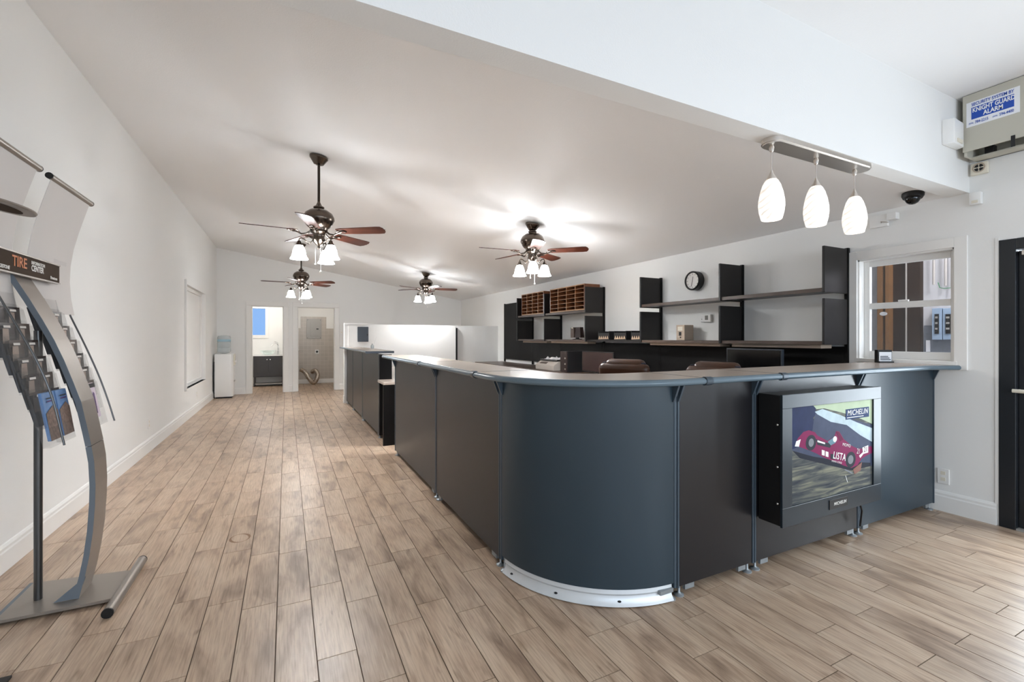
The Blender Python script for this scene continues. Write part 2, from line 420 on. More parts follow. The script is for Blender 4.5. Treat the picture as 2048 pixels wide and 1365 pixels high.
for i, (a, b, z0, z1) in enumerate(FW):
    w = MB().box(a, b, YF-0.10, YF-0.04, z0, z0+0.05).box(a, b, YF-0.10, YF-0.04, z1-0.05, z1).box(a, a+0.05, YF-0.10, YF-0.04, z0, z1).box(b-0.05, b, YF-0.10, YF-0.04, z0, z1).build('window_%d' % (i+4), 'door_metal')
    struct(w)
# header above the opening between front room and sales room
struct(MB().box(XL, XR, BY0, BY1, ZBM, 3.55).build('wall_header', 'wall_paint'))
# ceilings
cm = MB().prism([(XL, ZL), (XR, ZR), (XR, ZR+0.15), (XL, ZL+0.15)], BY1, YB, 'y')
struct(cm.build('ceiling', 'ceiling_paint'))
struct(MB().box(XL, XR, YF, BY0, ZFC, ZFC+0.15).build('ceiling_front', 'ceiling_paint'))

# ---- baseboards (moulded profile)
def base_prof(dx, h=0.155):       # (outward, z)
    return [(0, 0), (0.016*dx, 0), (0.016*dx, h*0.72), (0.012*dx, h*0.78), (0.012*dx, h*0.88), (0.005*dx, h*0.97), (0, h)]
struct(MB().prism([(XL+p, z) for p, z in base_prof(1)], YF, YB, 'y').build('baseboard_left', 'trim_paint'))
struct(MB().prism([(XR+p, z) for p, z in base_prof(-1)], 1.36, 9.7, 'y').build('baseboard_right', 'trim_paint'))
bb = MB()
for a, b in ((XL+.02, -0.86), (0.02, 0.13), (1.215, XR-.02)): bb.prism([(YB+p, z) for p, z in base_prof(-1)], a, b, 'x')
struct(bb.build('baseboard_back', 'trim_paint'))

# ---- door casings in the back wall
def casing(n, x0, x1, zt, w=0.11):
    m = MB()
    for a, b in ((x0-w, x0), (x1, x1+w)): m.box(a, b, YB-0.022, YB, 0, zt)
    m.box(x0-w, x1+w, YB-0.022, YB, zt, zt+w)
    m.box(x0-.0, x0+0.018, YB, YB+0.12, 0, zt).box(x1-0.018, x1, YB, YB+0.12, 0, zt).box(x0, x1, YB, YB+0.12, zt-0.018, zt)
    return struct(m.build('trim_%d' % n, 'trim_paint', bevel=0.004, segs=1))
casing(1, D1[0], D1[1], 2.09); casing(2, D2[0], D2[1], 2.09)
# ---- left window: recessed, blanked with a white board
lw = struct(MB().box(XL-0.11, XL-0.09, LW[0]+0.07, LW[1]-0.07, LW[2]+0.06, LW[3]-0.06).build('window_1', 'trim_paint'))
MB().box(XL-0.12, XL-0.06, LW[0], LW[0]+.07, LW[2], LW[3]).box(XL-0.12, XL-0.06, LW[1]-.07, LW[1], LW[2], LW[3]).box(XL-0.12, XL-0.06, LW[0]+.07, LW[1]-.07, LW[2], LW[2]+.06).box(XL-0.12, XL-0.06, LW[0]+.07, LW[1]-.07, LW[3]-.06, LW[3]).build('window_frame', 'trim_paint', lw, bevel=0.006)
MB().box(XL-0.005, XL+0.03, LW[0]-0.07, LW[0]-0.035, LW[2]-0.02, LW[3]+0.06).build('side_rail', 'trim_paint', lw, bevel=0.004)
MB().box(XL-0.06, XL+0.004, LW[0]-0.03, LW[1]+0.02, LW[2]-0.03, LW[2]).build('window_sill', 'trim_paint', lw, bevel=0.004)

# ---- rooms behind the two doorways
BR0, BR1 = 12.52, 14.45
struct(MB().box(-1.42, -1.30, BR0, BR1+.12, -0.08, 2.7).build('wall_bathroom_left', 'wall_paint'))
struct(MB().box(0.06, 0.18, BR0, BR1+.12, -0.08, 2.7).build('wall_bathroom_right', 'wall_paint'))
BWIN = (-1.20, -0.53, 1.40, 2.14)
struct(wall_holes('y', BR1, 0.12, -1.30, 0.06, -0.08, 2.7, [BWIN]).build('wall_bathroom_back', 'wall_paint'))
struct(MB().box(1.42, 1.54, BR0, BR1+.12, -0.08, 2.7).build('wall_utility_right', 'wall_paint'))
struct(MB().box(0.18, 1.42, BR1-.03, BR1+.12, -0.08, 2.7).build('wall_utility_back', 'wall_paint'))
struct(MB().box(-1.42, 1.54, BR0, BR1+.12, 2.55, 2.70).build('ceiling_small_rooms', 'ceiling_paint'))
# tile facing: full width to 1.64 m, higher in the middle
tb = onY(590, 657, BR1-.03).z; tm = onY(600, 633.5, BR1-.03).z; tx0 = onY(601.5, 650, BR1-.03).x; tx1 = onY(652.5, 650, BR1-.03).x
struct(MB().prism([(0.18, 0.12), (1.42, 0.12), (1.42, tb), (tx1, tb), (tx1, tm), (tx0, tm), (tx0, tb), (0.18, tb)], BR1-.042, BR1-.03, 'y').build('wall_utility_tiling', 'tile_wall'))
struct(MB().box(0.18, 1.42, BR1-.055, BR1-.03, 0, 0.125).build('baseboard_utility', 'trim_paint', bevel=0.005))
bw = struct(MB().box(BWIN[0], BWIN[1], BR1+.05, BR1+.06, BWIN[2], BWIN[3]).build('window_2', 'window_glass'))
MB().box(BWIN[0]-.09, BWIN[0], BR1-.02, BR1, BWIN[2]-.09, BWIN[3]+.09).box(BWIN[1], BWIN[1]+.09, BR1-.02, BR1, BWIN[2]-.09, BWIN[3]+.09).box(BWIN[0], BWIN[1], BR1-.02, BR1, BWIN[3], BWIN[3]+.09).box(BWIN[0], BWIN[1], BR1-.03, BR1, BWIN[2]-.09, BWIN[2]).build('window_frame', 'trim_paint', bw, bevel=0.005)
# added unseen lamps that brighten the two small rooms
for nm, lx, pw in (('bathroom_fill', -0.6, 14), ('utility_fill', 0.75, 5.5)):
    t = thing('added_room_lamp', {'bathroom_fill': 'added unseen fill lamp on the bathroom ceiling', 'utility_fill': 'added unseen fill lamp on the tiled utility room ceiling'}[nm], 'lamp', (lx, 13.3, 2.46))
    MB().lathe([(0.02, 2.55), (0.14, 2.55), (0.14, 2.52)], 20, (lx, 13.3, 0)).build('base', 'white_plastic', t)
    MB().lathe([(0.01, 2.46), (0.10, 2.475), (0.13, 2.52)], 20, (lx, 13.3, 0), close=False).build('diffuser', 'white_plastic', t, smooth=True)
    l = bpy.data.lights.new(nm, 'POINT'); l.energy = pw; l.shadow_soft_size = 0.1; l.color = (1, .93, .86)
    lo = bpy.data.objects.new(nm, l); COL.objects.link(lo); lo.location = (lx, 13.3, 2.38)
# utility room door, swung inwards
dr = struct(MB().box(0.185, 0.225, 12.53, 13.33, 0.01, 2.06).build('door_1', 'trim_paint', bevel=0.003))
kp = onY(595, 705, 12.62)
MB().ellipsoid((0.275, 13.22, 1.0), (0.03, 0.03, 0.03), 12, 8).build('door_knob', 'nickel', dr, smooth=True)
for z in (0.25, 1.05, 1.85): MB().box(0.226, 0.24, 12.525, 12.56, z-.05, z+.05).build('hinge', 'nickel', dr)

# ---- half-height partition at the end of the sales counter
HWY = 9.74; hx = onY(913, 690, HWY).x
hw = struct(MB().box(1.06, hx-.02, HWY, HWY+0.11, 0, 1.60).build('wall_partition', 'wall_paint'))
MB().box(1.045, 1.50, HWY-.02, HWY+0.13, 1.60, 1.622).build('cap', 'trim_paint', hw)
MB().box(1.035, 1.06, HWY-.015, HWY+0.125, 0, 0.15).build('skirting', 'trim_paint', hw, bevel=0.004)
MB().box(1.045, 1.06, HWY-.01, HWY+0.12, 0.15, 1.60).build('end_board', 'trim_paint', hw)
MB().box(1.12, 1.135, HWY-.006, HWY, 0.15, 1.60).build('batten', 'trim_paint', hw)
struct(MB().box(hx+.02, XR, HWY+.09, HWY+0.20, 0, 1.60).build('wall_partition_end', 'wall_paint'))
struct(MB().box(hx-.02, hx+.02, HWY-.012, HWY+0.10, 0.80, 1.545).build('trim_3', 'black'))  # black strip standing in for the slot between the wall parts

# ---- service window in the right wall, and the unfinished room behind it
win = struct(MB().box(XR+0.085, XR+0.10, WR[0], WR[1], WR[2], WR[3]).build('window_3', 'window_glass'))
cs = MB(); w = 0.075
cs.box(XR-0.018, XR, WR[0]-w, WR[0], WR[2]-.05, WR[3]+w).box(XR-0.018, XR, WR[1], WR[1]+w, WR[2]-.05, WR[3]+w).box(XR-0.018, XR, WR[0], WR[1], WR[3], WR[3]+w)
cs.build('casing', 'trim_paint', win, bevel=0.003)
MB().box(XR, XR+.12, WR[0], WR[0]+.012, WR[2], WR[3]).box(XR, XR+.12, WR[1]-.012, WR[1], WR[2], WR[3]).box(XR, XR+.12, WR[0], WR[1], WR[3]-.012, WR[3]).build('jamb', 'trim_paint', win)
MB().box(XR-.02, XR+.12, WR[0]-.02, WR[1]+.02, WR[2]-.02, WR[2]+.012).build('window_sill', 'trim_paint', win, bevel=0.003)
mz = 1.60
ux0, ux1 = XR+.075, XR+.11
for z0, z1 in ((WR[2]+.013, WR[2]+.075), (mz-.025, mz+.025), (WR[3]-.06, WR[3]-.013)): MB().box(ux0, ux1, WR[0]+.051, WR[1]-.056, z0, z1).build('sash_rail', 'trim_paint', win)
MB().box(ux0, ux1, WR[0]+.013, WR[0]+.05, WR[2]+.013, WR[3]-.013).build('sash_stile', 'trim_paint', win)
MB().box(ux0, ux1, WR[1]-.055, WR[1]-.013, WR[2]+.013, WR[3]-.013).build('sash_stile', 'trim_paint', win)
MB().box(ux0-.012, ux0+.01, 1.90, 1.97, mz+.025, mz+.04).build('sash_lock', 'white_plastic', win, bevel=0.003)
sp = onX(1767, 628, XR+.08)
MB().lathe([(0.001, 0), (0.022, 0.0), (0.022, 0.003), (0.001, 0.003)], 20).xf(Matrix.Translation(sp) @ Matrix.Rotation(R(-90), 4, 'Y') @ Matrix.Diagonal((0.75, 1.25, 1, 1))).build('round_sticker', 'sticker_white', win)
UX = 6.0
struct(MB().box(UX+.05, UX+.15, 0.6, 4.2, -0.08, 3.0).build('wall_plant_room_far', 'plaster_rough'))
struct(MB().box(XR+.12, UX+.05, 4.1, 4.2, -0.08, 3.0).build('wall_plant_room_back', 'plywood'))
struct(MB().box(XR+.12, UX+.05, 0.62, 0.72, -0.08, 3.0).build('wall_plant_room_side', 'plaster_rough'))
struct(MB().box(XR+.12, UX+.15, 0.62, 4.2, 2.95, 3.05).build('ceiling_plant_room', 'plaster_rough'))
struct(MB().box(XR+.12, UX+.05, 0.72, 4.1, -0.08, 0.0).build('floor_plant_room', 'galvanised'))
def yx(u): return onX(u, 600, UX).y
def zx(u, v): return onX(u, v, UX).z
ply = tag(MB().box(UX-.02, UX+.049, yx(1842), yx(1756), 0, 2.9).build('plywood_board', 'plywood'), 'dark brown plywood sheet standing behind the service window', 'board')
for (ua, ub, nm, lab) in ((1765, 1775, 'stud_wood', 'pale timber stud nearest the left sash behind the service window'), (1781, 1788, 'stud_wood', 'thin timber stud in front of the dark plywood behind the service window')):
    tag(MB().box(UX-.11, UX-.02, yx(ub), yx(ua), 0, 2.9).build('timber_stud', nm), lab, 'stud')
tag(MB().box(UX-.16, UX-.12, yx(1755), yx(1749), 0, 2.9).build('metal_conduit', 'galvanised', bevel=0.01), 'grey conduit at the left edge of the service window view', 'pipe')
tag(MB().box(UX-.05, UX-.03, yx(1817), yx(1815.5), 0, 2.9).build('cable_strip', 'pipe'), 'light vertical strip on the dark plywood behind the service window', 'strip')
gl = struct(MB().box(UX+.03, UX+.05, 0.8, yx(1845), 0, zx(1870, 651)).build('wall_plant_room_lower', 'galvanised'))
for i, (ua, ub, lab) in enumerate(((1867.5, 1887, 'pale blue breaker panel nearer the middle of the service window'), (1889, 1911, 'pale blue breaker panel at the right edge of the service window'))):
    y0, y1 = yx(ub), yx(ua); z1 = zx((ua+ub)/2, 617); z0 = zx((ua+ub)/2, 680)
    t = thing('breaker_panel', lab, 'breaker panel', (UX-.03, (y0+y1)/2, z0), 'breaker panels in the plant room')
    MB().box(UX-.04, UX+.03, y0, y1, z0, z1).build('cover', 'breaker_blue', t, bevel=0.004)
    MB().box(UX-.05, UX-.04, y0+.02, y1-.025, z0+.06, z1-.06).build('breaker_bay', 'black', t)
    for k in range(6):
        zz = z0+.075+k*(z1-z0-.15)/6
        MB().box(UX-.06, UX-.05, y0+.028, y1-.033, zz, zz+.018).build('breaker_switch', 'panel_grey' if k % 2 else 'black_gloss', t)
for u, v0, v1 in ((1869.5, 495, 570), (1893, 495, 572), (1906, 495, 580)):
    y = yx(u); tag(MB().tube([(UX-.02, y, zx(u, v1)), (UX-.02, y, 2.9)], 0.011, 8).build('water_pipe', 'pipe', smooth=True), {1869.5: 'straight pipe on the white wall beside the plywood edge', 1893: 'middle pipe on the white wall above the breaker panels', 1906: 'pipe nearest the right sash above the breaker panels'}[u], 'pipe', 'pipes in the plant room')
tag(MB().tube([(UX-.02, yx(1878), zx(1878, 566)), (UX-.05, yx(1884), zx(1884, 576)), (UX-.06, yx(1894), zx(1894, 578)), (UX-.03, yx(1905), zx(1905, 576))], 0.004, 6).build('loose_wire', 'wire_green'), 'thin green wire looping between pipes behind the service window', 'wire')
tag(MB().box(UX+.02, UX+.03, yx(1858), yx(1850), zx(1854, 704), zx(1854, 681)).build('paper_note', 'paper'), 'white paper strip taped to the grey lower wall behind the service window', 'paper')
l = bpy.data.lights.new('plant_room_fill', 'POINT'); l.energy = 26; l.shadow_soft_size = 0.12; l.color = (.93, .95, 1)  # added light, source unseen, to brighten the room behind the service window
lo = bpy.data.objects.new('plant_room_fill', l); COL.objects.link(lo); lo.location = (5.3, 1.5, 2.7)

# ---- entrance door on the right
dd = struct(MB().box(XR-.01, XR+.10, DR[1]-.085, DR[1], 0, DR[3]).box(XR-.01, XR+.10, DR[0], DR[0]+.085, 0, DR[3]).box(XR-.01, XR+.10, DR[0]+.085, DR[1]-.085, DR[3]-.075, DR[3]).build('door_2', 'door_metal', bevel=0.004))
y0, y1 = DR[0]+.086, DR[1]-.086
MB().box(XR+.03, XR+.075, y1-.10, y1, 0.015, DR[3]-.085).build('stile', 'door_metal', dd, bevel=0.004)
MB().box(XR+.03, XR+.075, y0, y0+.10, 0.015, DR[3]-.085).build('stile', 'door_metal', dd, bevel=0.004)
MB().box(XR+.03, XR+.075, y0+.10, y1-.10, 0.015, 0.26).build('rail', 'door_metal', dd, bevel=0.004)
MB().box(XR+.03, XR+.075, y0+.10, y1-.10, DR[3]-.20, DR[3]-.085).build('rail', 'door_metal', dd, bevel=0.004)
MB().box(XR+.05, XR+.058, y0+.10, y1-.10, 0.26, DR[3]-.20).build('pane', 'window_glass', dd)
hp = onX(2026, 782, XR-.02)
MB().tube([(XR-.03, hp.y, hp.z), (XR-.03, y0+.05, hp.z)], 0.013, 10).tube([(XR-.03, hp.y-.02, hp.z), (XR+.03, hp.y-.02, hp.z)], 0.01, 8).build('push_bar', 'off_white', dd, smooth=True)
MB().box(XR+.015, XR+.03, y1-.095, y1-.05, 0.10, 0.20).build('kick_label', 'door_metal', dd)
MB().box(XR-.02, XR+.02, y0+.2, y1-.03, DR[3]-.12, DR[3]-.09).build('closer_arm', 'nickel', dd)
struct(MB().box(XR+.12, 7.5, -3.3, 0.62, -0.10, -0.01).build('floor_outside', 'panel_grey'))
MB().box(XR-.01, XR+.12, DR[0]+.086, DR[1]-.086, -0.003, 0.012).build('threshold', 'panel_grey', dd)
struct(MB().box(XR-.006, XR, DR[1], DR[1]+.018, 0.15, DR[3]+.02).build('trim_4', 'trim_paint'))

# ================================================================== SALES COUNTER
ZT, ZU = 1.12, 1.085              # worktop top / underside
ZP0 = 0.055                       # lower edge of the panels
LX = 1.10                         # face of the left run
FY = 1.70                         # face of the front run
CCX, CCY = 1.775, 2.37            # centre of the rounded corner
def foot_at(m, x, y):
    m.lathe([(0.026, 0), (0.026, 0.006), (0.010, 0.012), (0.007, 0.016), (0.007, ZP0+.03)], 12, (x, y, 0))
    return m
def bracket(parent, x, y, dx, dy, sx, sy):
    # tapering gusset under the worktop: triangle in the vertical plane (dx,dy), thickness along (sx,sy)
    m = MB(); t = 0.006; vs_ = []
    for k in (-1, 1):
        for (a, z) in ((0, ZU-.001), (0.040, ZU-.001), (0.006, ZU-.085), (0, ZU-.085)): vs_.append((x+dx*a+sx*t*k, y+dy*a+sy*t*k, z))
    m.add(vs_, [(0,1,2,3), (7,6,5,4), (0,4,5,1), (1,5,6,2), (2,6,7,3), (3,7,4,0)])
    return m.build('bracket', 'counter_post', parent)
def unit(label, x0, y0, x1, y1, nx, ny, zt=ZU-.002, first=True, last=True, mat_='counter_panel'):
    """flat counter unit from (x0,y0) to (x1,y1); (nx,ny) points to the customer"""
    t = thing('counter_unit', label, 'counter', ((x0+x1)/2, (y0+y1)/2, 0), 'sales counter units')
    L = math.hypot(x1-x0, y1-y0); ux, uy = (x1-x0)/L, (y1-y0)/L
    def blk(a0, a1, d0, d1, z0, z1, nm, mt, bev=0.0, par=t):
        vs_ = []
        for z in (z0, z1):
            for a, d in ((a0, d0), (a1, d0), (a1, d1), (a0, d1)): vs_.append((x0+ux*a-nx*d, y0+uy*a-ny*d, z))
        return MB().add(vs_, [(0,3,2,1),(4,5,6,7),(0,1,5,4),(1,2,6,5),(2,3,7,6),(3,0,4,7)]).build(nm, mt, par, bevel=bev)
    blk(0.018, L-.018, 0, 0.022, ZP0, zt, 'panel', mat_, 0.002)
    blk(0.002, L-.002, 0.10, 0.115, 0.0, zt-.01, 'light_stop_board', 'black_panel')  # added board, keeps lamp light from spilling under the panel
    for a, on in ((0.001, first), (L-.015, last)):
        if on:
            blk(a, a+.013, -0.004, 0.03, ZP0-.005, zt, 'post', 'counter_post', 0.003)
            fa = a+.032 if a < .1 else a-.018
            f = MB(); foot_at(f, x0+ux*fa-nx*.02, y0+uy*fa-ny*.02).build('foot', 'zinc', t, smooth=True)
            blk(a-.11 if a > .1 else a+.06, a-.05 if a > .1 else a+.125, 0.004, 0.02, ZP0-.028, ZP0-.001, 'clamp', 'zinc')
    return t
# left run (aisle side), from the rounded corner to the far end
u1 = unit('dark brown flat counter unit on the aisle next to the rounded corner', LX, 2.375, LX, 3.63, -1, 0)
u2 = unit('dark brown flat counter unit at the aisle end beside the walk-through gap', LX, 3.632, LX, 5.20, -1, 0)
for yy, un in ((2.39, u1), (3.615, u1), (3.65, u2), (5.185, u2)): bracket(un, LX, yy, -1, 0, 0, 1)
u3 = unit('narrow dark counter unit between the rounded corner and the poster box', CCX+.003, FY, 2.37, FY, 0, -1)
u4 = unit('dark counter unit on the front that carries the racing poster box', 2.372, FY, 3.43, FY, 0, -1)
u5 = unit('counter unit on the front that meets the white wall, blue daylight sheen in its colour', 3.432, FY, 4.478, FY, 0, -1, mat_='counter_sky_sheen')
for xx, un in ((CCX+.012, u3), (2.355, u3), (2.388, u4), (3.415, u4), (3.448, u5), (4.46, u5)): bracket(un, xx, FY, 0, -1, 1, 0)
# return side of the aisle run at the gap
MB().box(LX+.02, LX+.35, 5.165, 5.195, ZP0, ZU-.002).build('end_panel', 'black_panel', u2)
# rounded corner unit
uc = thing('counter_unit', 'rounded counter corner with blue daylight sheen in its colour and exposed metal base rail', 'counter', (1.35, 2.0, 0), 'sales counter units')
RX, RY = CCX-LX, CCY-FY
def arc(rx, ry, n=28, cx=CCX, cy=CCY):      # from the left run (180 deg) to the front run (270 deg)
    return [(cx+rx*math.cos(PI+PI/2*k/n), cy+ry*math.sin(PI+PI/2*k/n)) for k in range(n+1)]
def arc_wall(rx, ry, th, z0, z1, n=28):
    o = arc(rx, ry, n); i = arc(rx-th, ry-th, n)
    return MB().prism(o + i[::-1], z0, z1, 'z') if False else arc_strip(o, i, z0, z1)
def arc_strip(o, i, z0, z1):
    n = len(o); vs_ = [(x, y, z) for z in (z0, z1) for x, y in o] + [(x, y, z) for z in (z0, z1) for x, y in i]; fs_ = []
    for k in range(n-1):
        a, b, c, d = k, k+1, n+k+1, n+k
        fs_ += [(a, b, c, d), (2*n+b, 2*n+a, 2*n+d, 2*n+c), (d, c, 2*n+c, 2*n+d), (b, a, 2*n+a, 2*n+b)]
    fs_ += [(0, n, 3*n, 2*n), (n-1, 3*n-1, 4*n-1, 2*n-1)]
    return MB().add(vs_, fs_)
arc_strip(arc(RX, RY, 40), arc(RX-.02, RY-.02, 40), 0.082, ZU-.002).build('curved_panel', 'counter_sky_sheen', uc, smooth=True)
arc_strip(arc(RX-.10, RY-.10, 24), arc(RX-.115, RY-.115, 24), 0.0, ZU-.012).build('light_stop_board', 'black_panel', uc)  # curved version of the added board that stops light under the corner
kick = MB(); pr = [(0.0, 0.085), (0.006, 0.060), (0.0, 0.050), (0.004, 0.030), (0.018, 0.012), (0.022, 0.006)]
n = 40; vs_ = []; fs_ = []
for (d, z) in pr + [(p[0]-.008, p[1]) for p in pr[::-1]]:
    for k in range(n+1):
        a = PI + PI/2*(0.05 + 0.92*k/n); vs_.append((CCX+(RX-.006+d)*math.cos(a), CCY+(RY-.006+d)*math.sin(a), z))
m_ = len(pr)*2
for j in range(m_):
    for k in range(n): fs_.append((j*(n+1)+k, j*(n+1)+k+1, ((j+1) % m_)*(n+1)+k+1, ((j+1) % m_)*(n+1)+k))
kick.add(vs_, fs_).build('base_rail', 'kick_steel', uc, smooth=True)
for q in (0.12, 0.40, 0.70):
    a = PI + PI/2*q
    MB().ellipsoid((CCX+(RX+.001)*math.cos(a), CCY+(RY+.001)*math.sin(a), 0.026), (0.010, 0.010, 0.004), 10, 6).build('bolt_hole', 'black', uc)
for (x, y) in ((LX+.012, 2.335), (CCX-.03, FY+.012)):
    foot_at(MB(), x, y).build('foot', 'zinc', uc, smooth=True)
MB().box(LX-.003, LX+.03, 2.352, 2.370, ZP0, ZU-.002).build('post', 'counter_post', uc, bevel=0.003)
MB().box(CCX-.018, CCX-.001, FY-.003, FY+.03, ZP0, ZU-.002).build('post', 'counter_post', uc, bevel=0.003)
bracket(uc, CCX-.022, FY, 0, -1, 1, 0); bracket(uc, LX, 2.345, -1, 0, 0, 1)
MB().box(1.66, 1.745, FY-.008, FY+.01, 0.045, 0.065).build('clamp', 'zinc', uc)
# worktops
EW = 0.022
def worktop(label, poly, edge_path, name='worktop', zt=ZT, zu=ZU, g='worktop sections'):
    t = thing(name, label, 'worktop', (sum(p[0] for p in poly)/len(poly), sum(p[1] for p in poly)/len(poly), zu), g)
    MB().prism(poly, zu, zt, 'z').build('top', 'counter_top', t)
    zc = (zt+zu)/2; h = (zt-zu)/2
    # bullnose edge: half-round sweep along the customer side
    m = MB(); n = len(edge_path); vs_ = []; fs_ = []; K = 8
    for i, p in enumerate(edge_path):
        p0 = edge_path[max(i-1, 0)]; p1 = edge_path[min(i+1, n-1)]
        tx, ty = p1[0]-p0[0], p1[1]-p0[1]; l_ = math.hypot(tx, ty); nx, ny = ty/l_, -tx/l_
        for k in range(K+1):
            a = -PI/2 + PI*k/K; d = EW*math.cos(a)
            vs_.append((p[0]+nx*d, p[1]+ny*d, zc+h*1.01*math.sin(a)))
        vs_.append((p[0]-nx*.004, p[1]-ny*.004, zc))
    q = K+2
    for i in range(n-1):
        for k in range(q): fs_.append((i*q+k, i*q+(k+1) % q, (i+1)*q+(k+1) % q, (i+1)*q+k))
    fs_ += [tuple(range(q))[::-1], tuple((n-1)*q+k for k in range(q))]
    m.add(vs_, fs_).build('bullnose_edge', 'counter_edge', t, smooth=True)
    return t
def seam(parent, x0, x1, y0, y1): MB().box(x0, x1, y0, y1, ZU+.002, ZT+.0008).build('joint_strip', 'counter_seam', parent)
WX0, WX1 = 1.0+EW, 1.40; WY0, WY1 = 1.635+EW, 2.07
wt1 = worktop('worktop section at the walk-through end of the aisle counter', [(WX0, 3.824), (WX1, 3.824), (WX1, 5.46), (WX0, 5.46)], [(WX0, 5.46), (WX0, 3.824)])
wt2 = worktop('worktop section in the middle of the aisle counter', [(WX0, 2.544), (WX1, 2.544), (WX1, 3.82), (WX0, 3.82)], [(WX0, 3.82), (WX0, 2.544)])
oa = arc(CCX-WX0, CCY-WY0, 28); ia = arc(CCX-WX1, CCY-WY1, 28)
cp = [(WX0, 2.54)] + oa + [(1.915, WY0), (1.915, WY1)] + ia[::-1] + [(WX1, 2.54)]
wt3 = worktop('curved worktop section over the rounded counter corner', cp, [(WX0, 2.54)] + oa + [(1.915, WY0)])
wt4 = worktop('short worktop section right after the curved corner', [(1.918, WY0), (2.528, WY0), (2.528, WY1), (1.918, WY1)], [(1.918, WY0), (2.528, WY0)])
wt5 = worktop('long worktop section above the poster box ending at the service window', [(2.532, WY0), (4.28, WY0-.005), (4.47, 1.556), (4.492, 1.556), (4.492, WY1+.03), (2.532, WY1)], [(2.532, WY0), (4.28, WY0-.005), (4.47, 1.556)])
seam(wt1, WX0-.02, WX1, 3.8205, 3.8235); seam(wt2, WX0-.02, WX1, 2.5405, 2.5435)
seam(wt4, 1.9155, 1.9175, WY0-.02, WY1); seam(wt5, 2.5285, 2.5315, WY0-.02, WY1)
# chrome end caps on the bullnose at the joints
for par, (x, y) in ((wt4, (1.935, WY0)), (wt5, (2.55, WY0))):
    MB().tube([(x-.014, y-.002, (ZT+ZU)/2), (x+.03, y-.002, (ZT+ZU)/2)], EW+.0008, 12).build('edge_cap', 'counter_post', par, smooth=True)
for par, y in ((wt1, 3.84), (wt2, 2.56)):
    MB().tube([(WX0-.002, y-.014, (ZT+ZU)/2), (WX0-.002, y+.03, (ZT+ZU)/2)], EW+.0008, 12).build('edge_cap', 'counter_post', par, smooth=True)

# far counter beyond the walk-through
FX = 1.09
f1 = unit('counter unit facing the walk-through gap on the far aisle counter', FX, 6.14, FX, 7.60, -1, 0, zt=1.105)
f2 = unit('middle counter unit of the far aisle counter', FX, 7.602, FX, 8.78, -1, 0, zt=1.105)
f3 = unit('counter unit against the half wall at the end of the aisle', FX, 8.782, FX, 9.70, -1, 0, zt=1.105)
MB().box(FX-.002, FX+.16, 6.10, 6.135, ZP0-.01, 1.105).build('end_panel', 'black_panel', f1, bevel=0.003)
MB().box(FX+.11, FX+.155, 6.085, 6.099, 0.05, 0.2).build('cable_plate', 'panel_grey', f1)
fw1 = worktop('grey worktop section at the near end of the far aisle counter', [(0.99, 6.50), (1.36, 6.50), (1.36, 8.30), (0.99, 8.30)], [(0.99, 8.30), (0.99, 6.50)], zt=1.14, zu=1.108, g='far worktop sections')
fw2 = worktop('grey worktop section at the half wall end of the far aisle counter', [(0.99, 8.304), (1.36, 8.304), (1.36, 9.72), (0.99, 9.72)], [(0.99, 9.90), (0.99, 8.304)], zt=1.14, zu=1.108, g='far worktop sections')
MB().box(0.972, 1.36, 6.488, 6.50, 1.108, 1.139).build('end_edge', 'slate', fw1)
# desk on the staff side behind the far counter
dk = thing('desk', 'black sided desk behind the far aisle counter', 'desk', (1.5, 7.6, 0))
MB().box(1.06, 1.80, 5.68, 5.71, 0.0, 0.745).build('end_panel', 'black_panel', dk)
MB().box(1.27, 1.80, 9.62, 9.65, 0.0, 0.745).build('end_panel', 'black_panel', dk)
MB().box(1.26, 1.28, 6.2, 9.62, 0.0, 0.745).build('back_panel', 'black_panel', dk)
MB().box(1.062, 1.82, 5.676, 6.08, 0.745, 0.78).box(1.26, 1.82, 6.08, 9.68, 0.745, 0.78).build('desk_top', 'counter_top', dk, bevel=0.006)
# reed sticks on the far counter
rd = thing('reed_diffuser', 'white reed sticks in a small holder on the far counter', 'diffuser', (1.31, 8.0, 1.14))
MB().lathe([(0.02, 0), (0.028, 0.01), (0.028, 0.05), (0.012, 0.07), (0.012, 0.085)], 14, (1.31, 8.0, 1.14)).build('holder', 'bottle_plastic', rd, smooth=True)
for a, b in ((-0.035, 0.02), (0.045, -.02), (0.02, 0.03)):
    MB().tube([(1.31, 8.0, 1.145), (1.31+a*1.7, 8.0+b, 1.36)], 0.003, 6).build('reed', 'white_plastic', rd)

# ================================================================== POSTER BOX
px0, px1, pz0, pz1, pyf, pyb = 2.395, 3.385, 0.295, 1.015, 1.55, 1.694
pb = thing('poster_box', 'black framed display box with a racing car poster hung on the counter', 'display box', ((px0+px1)/2, 1.62, pz0))
MB().box(px0+.004, px1-.004, pyf+.012, pyb, pz0+.004, pz1-.004).build('case', 'black', pb, bevel=0.004)
ix0, ix1, iz0, iz1 = px0+.085, px1-.085, pz0+.105, pz1-.075
fr = MB()
fr.box(px0, px1, pyf, pyf+.014, iz1, pz1).box(px0, px1, pyf, pyf+.014, pz0, iz0).box(px0, ix0, pyf, pyf+.014, iz0, iz1).box(ix1, px1, pyf, pyf+.014, iz0, iz1)
fr.build('frame', 'poster_frame', pb, bevel=0.0015, segs=1)
for z in (0.42, 0.62, 0.85):
    MB().ellipsoid((px0+.001, pyf+.03, z), (0.004, 0.006, 0.006), 8, 6).build('screw', 'nickel', pb)
PYS = pyf + .010
def pq(s, t): return (ix0+(ix1-ix0)*s, iz0+(iz1-iz0)*t)
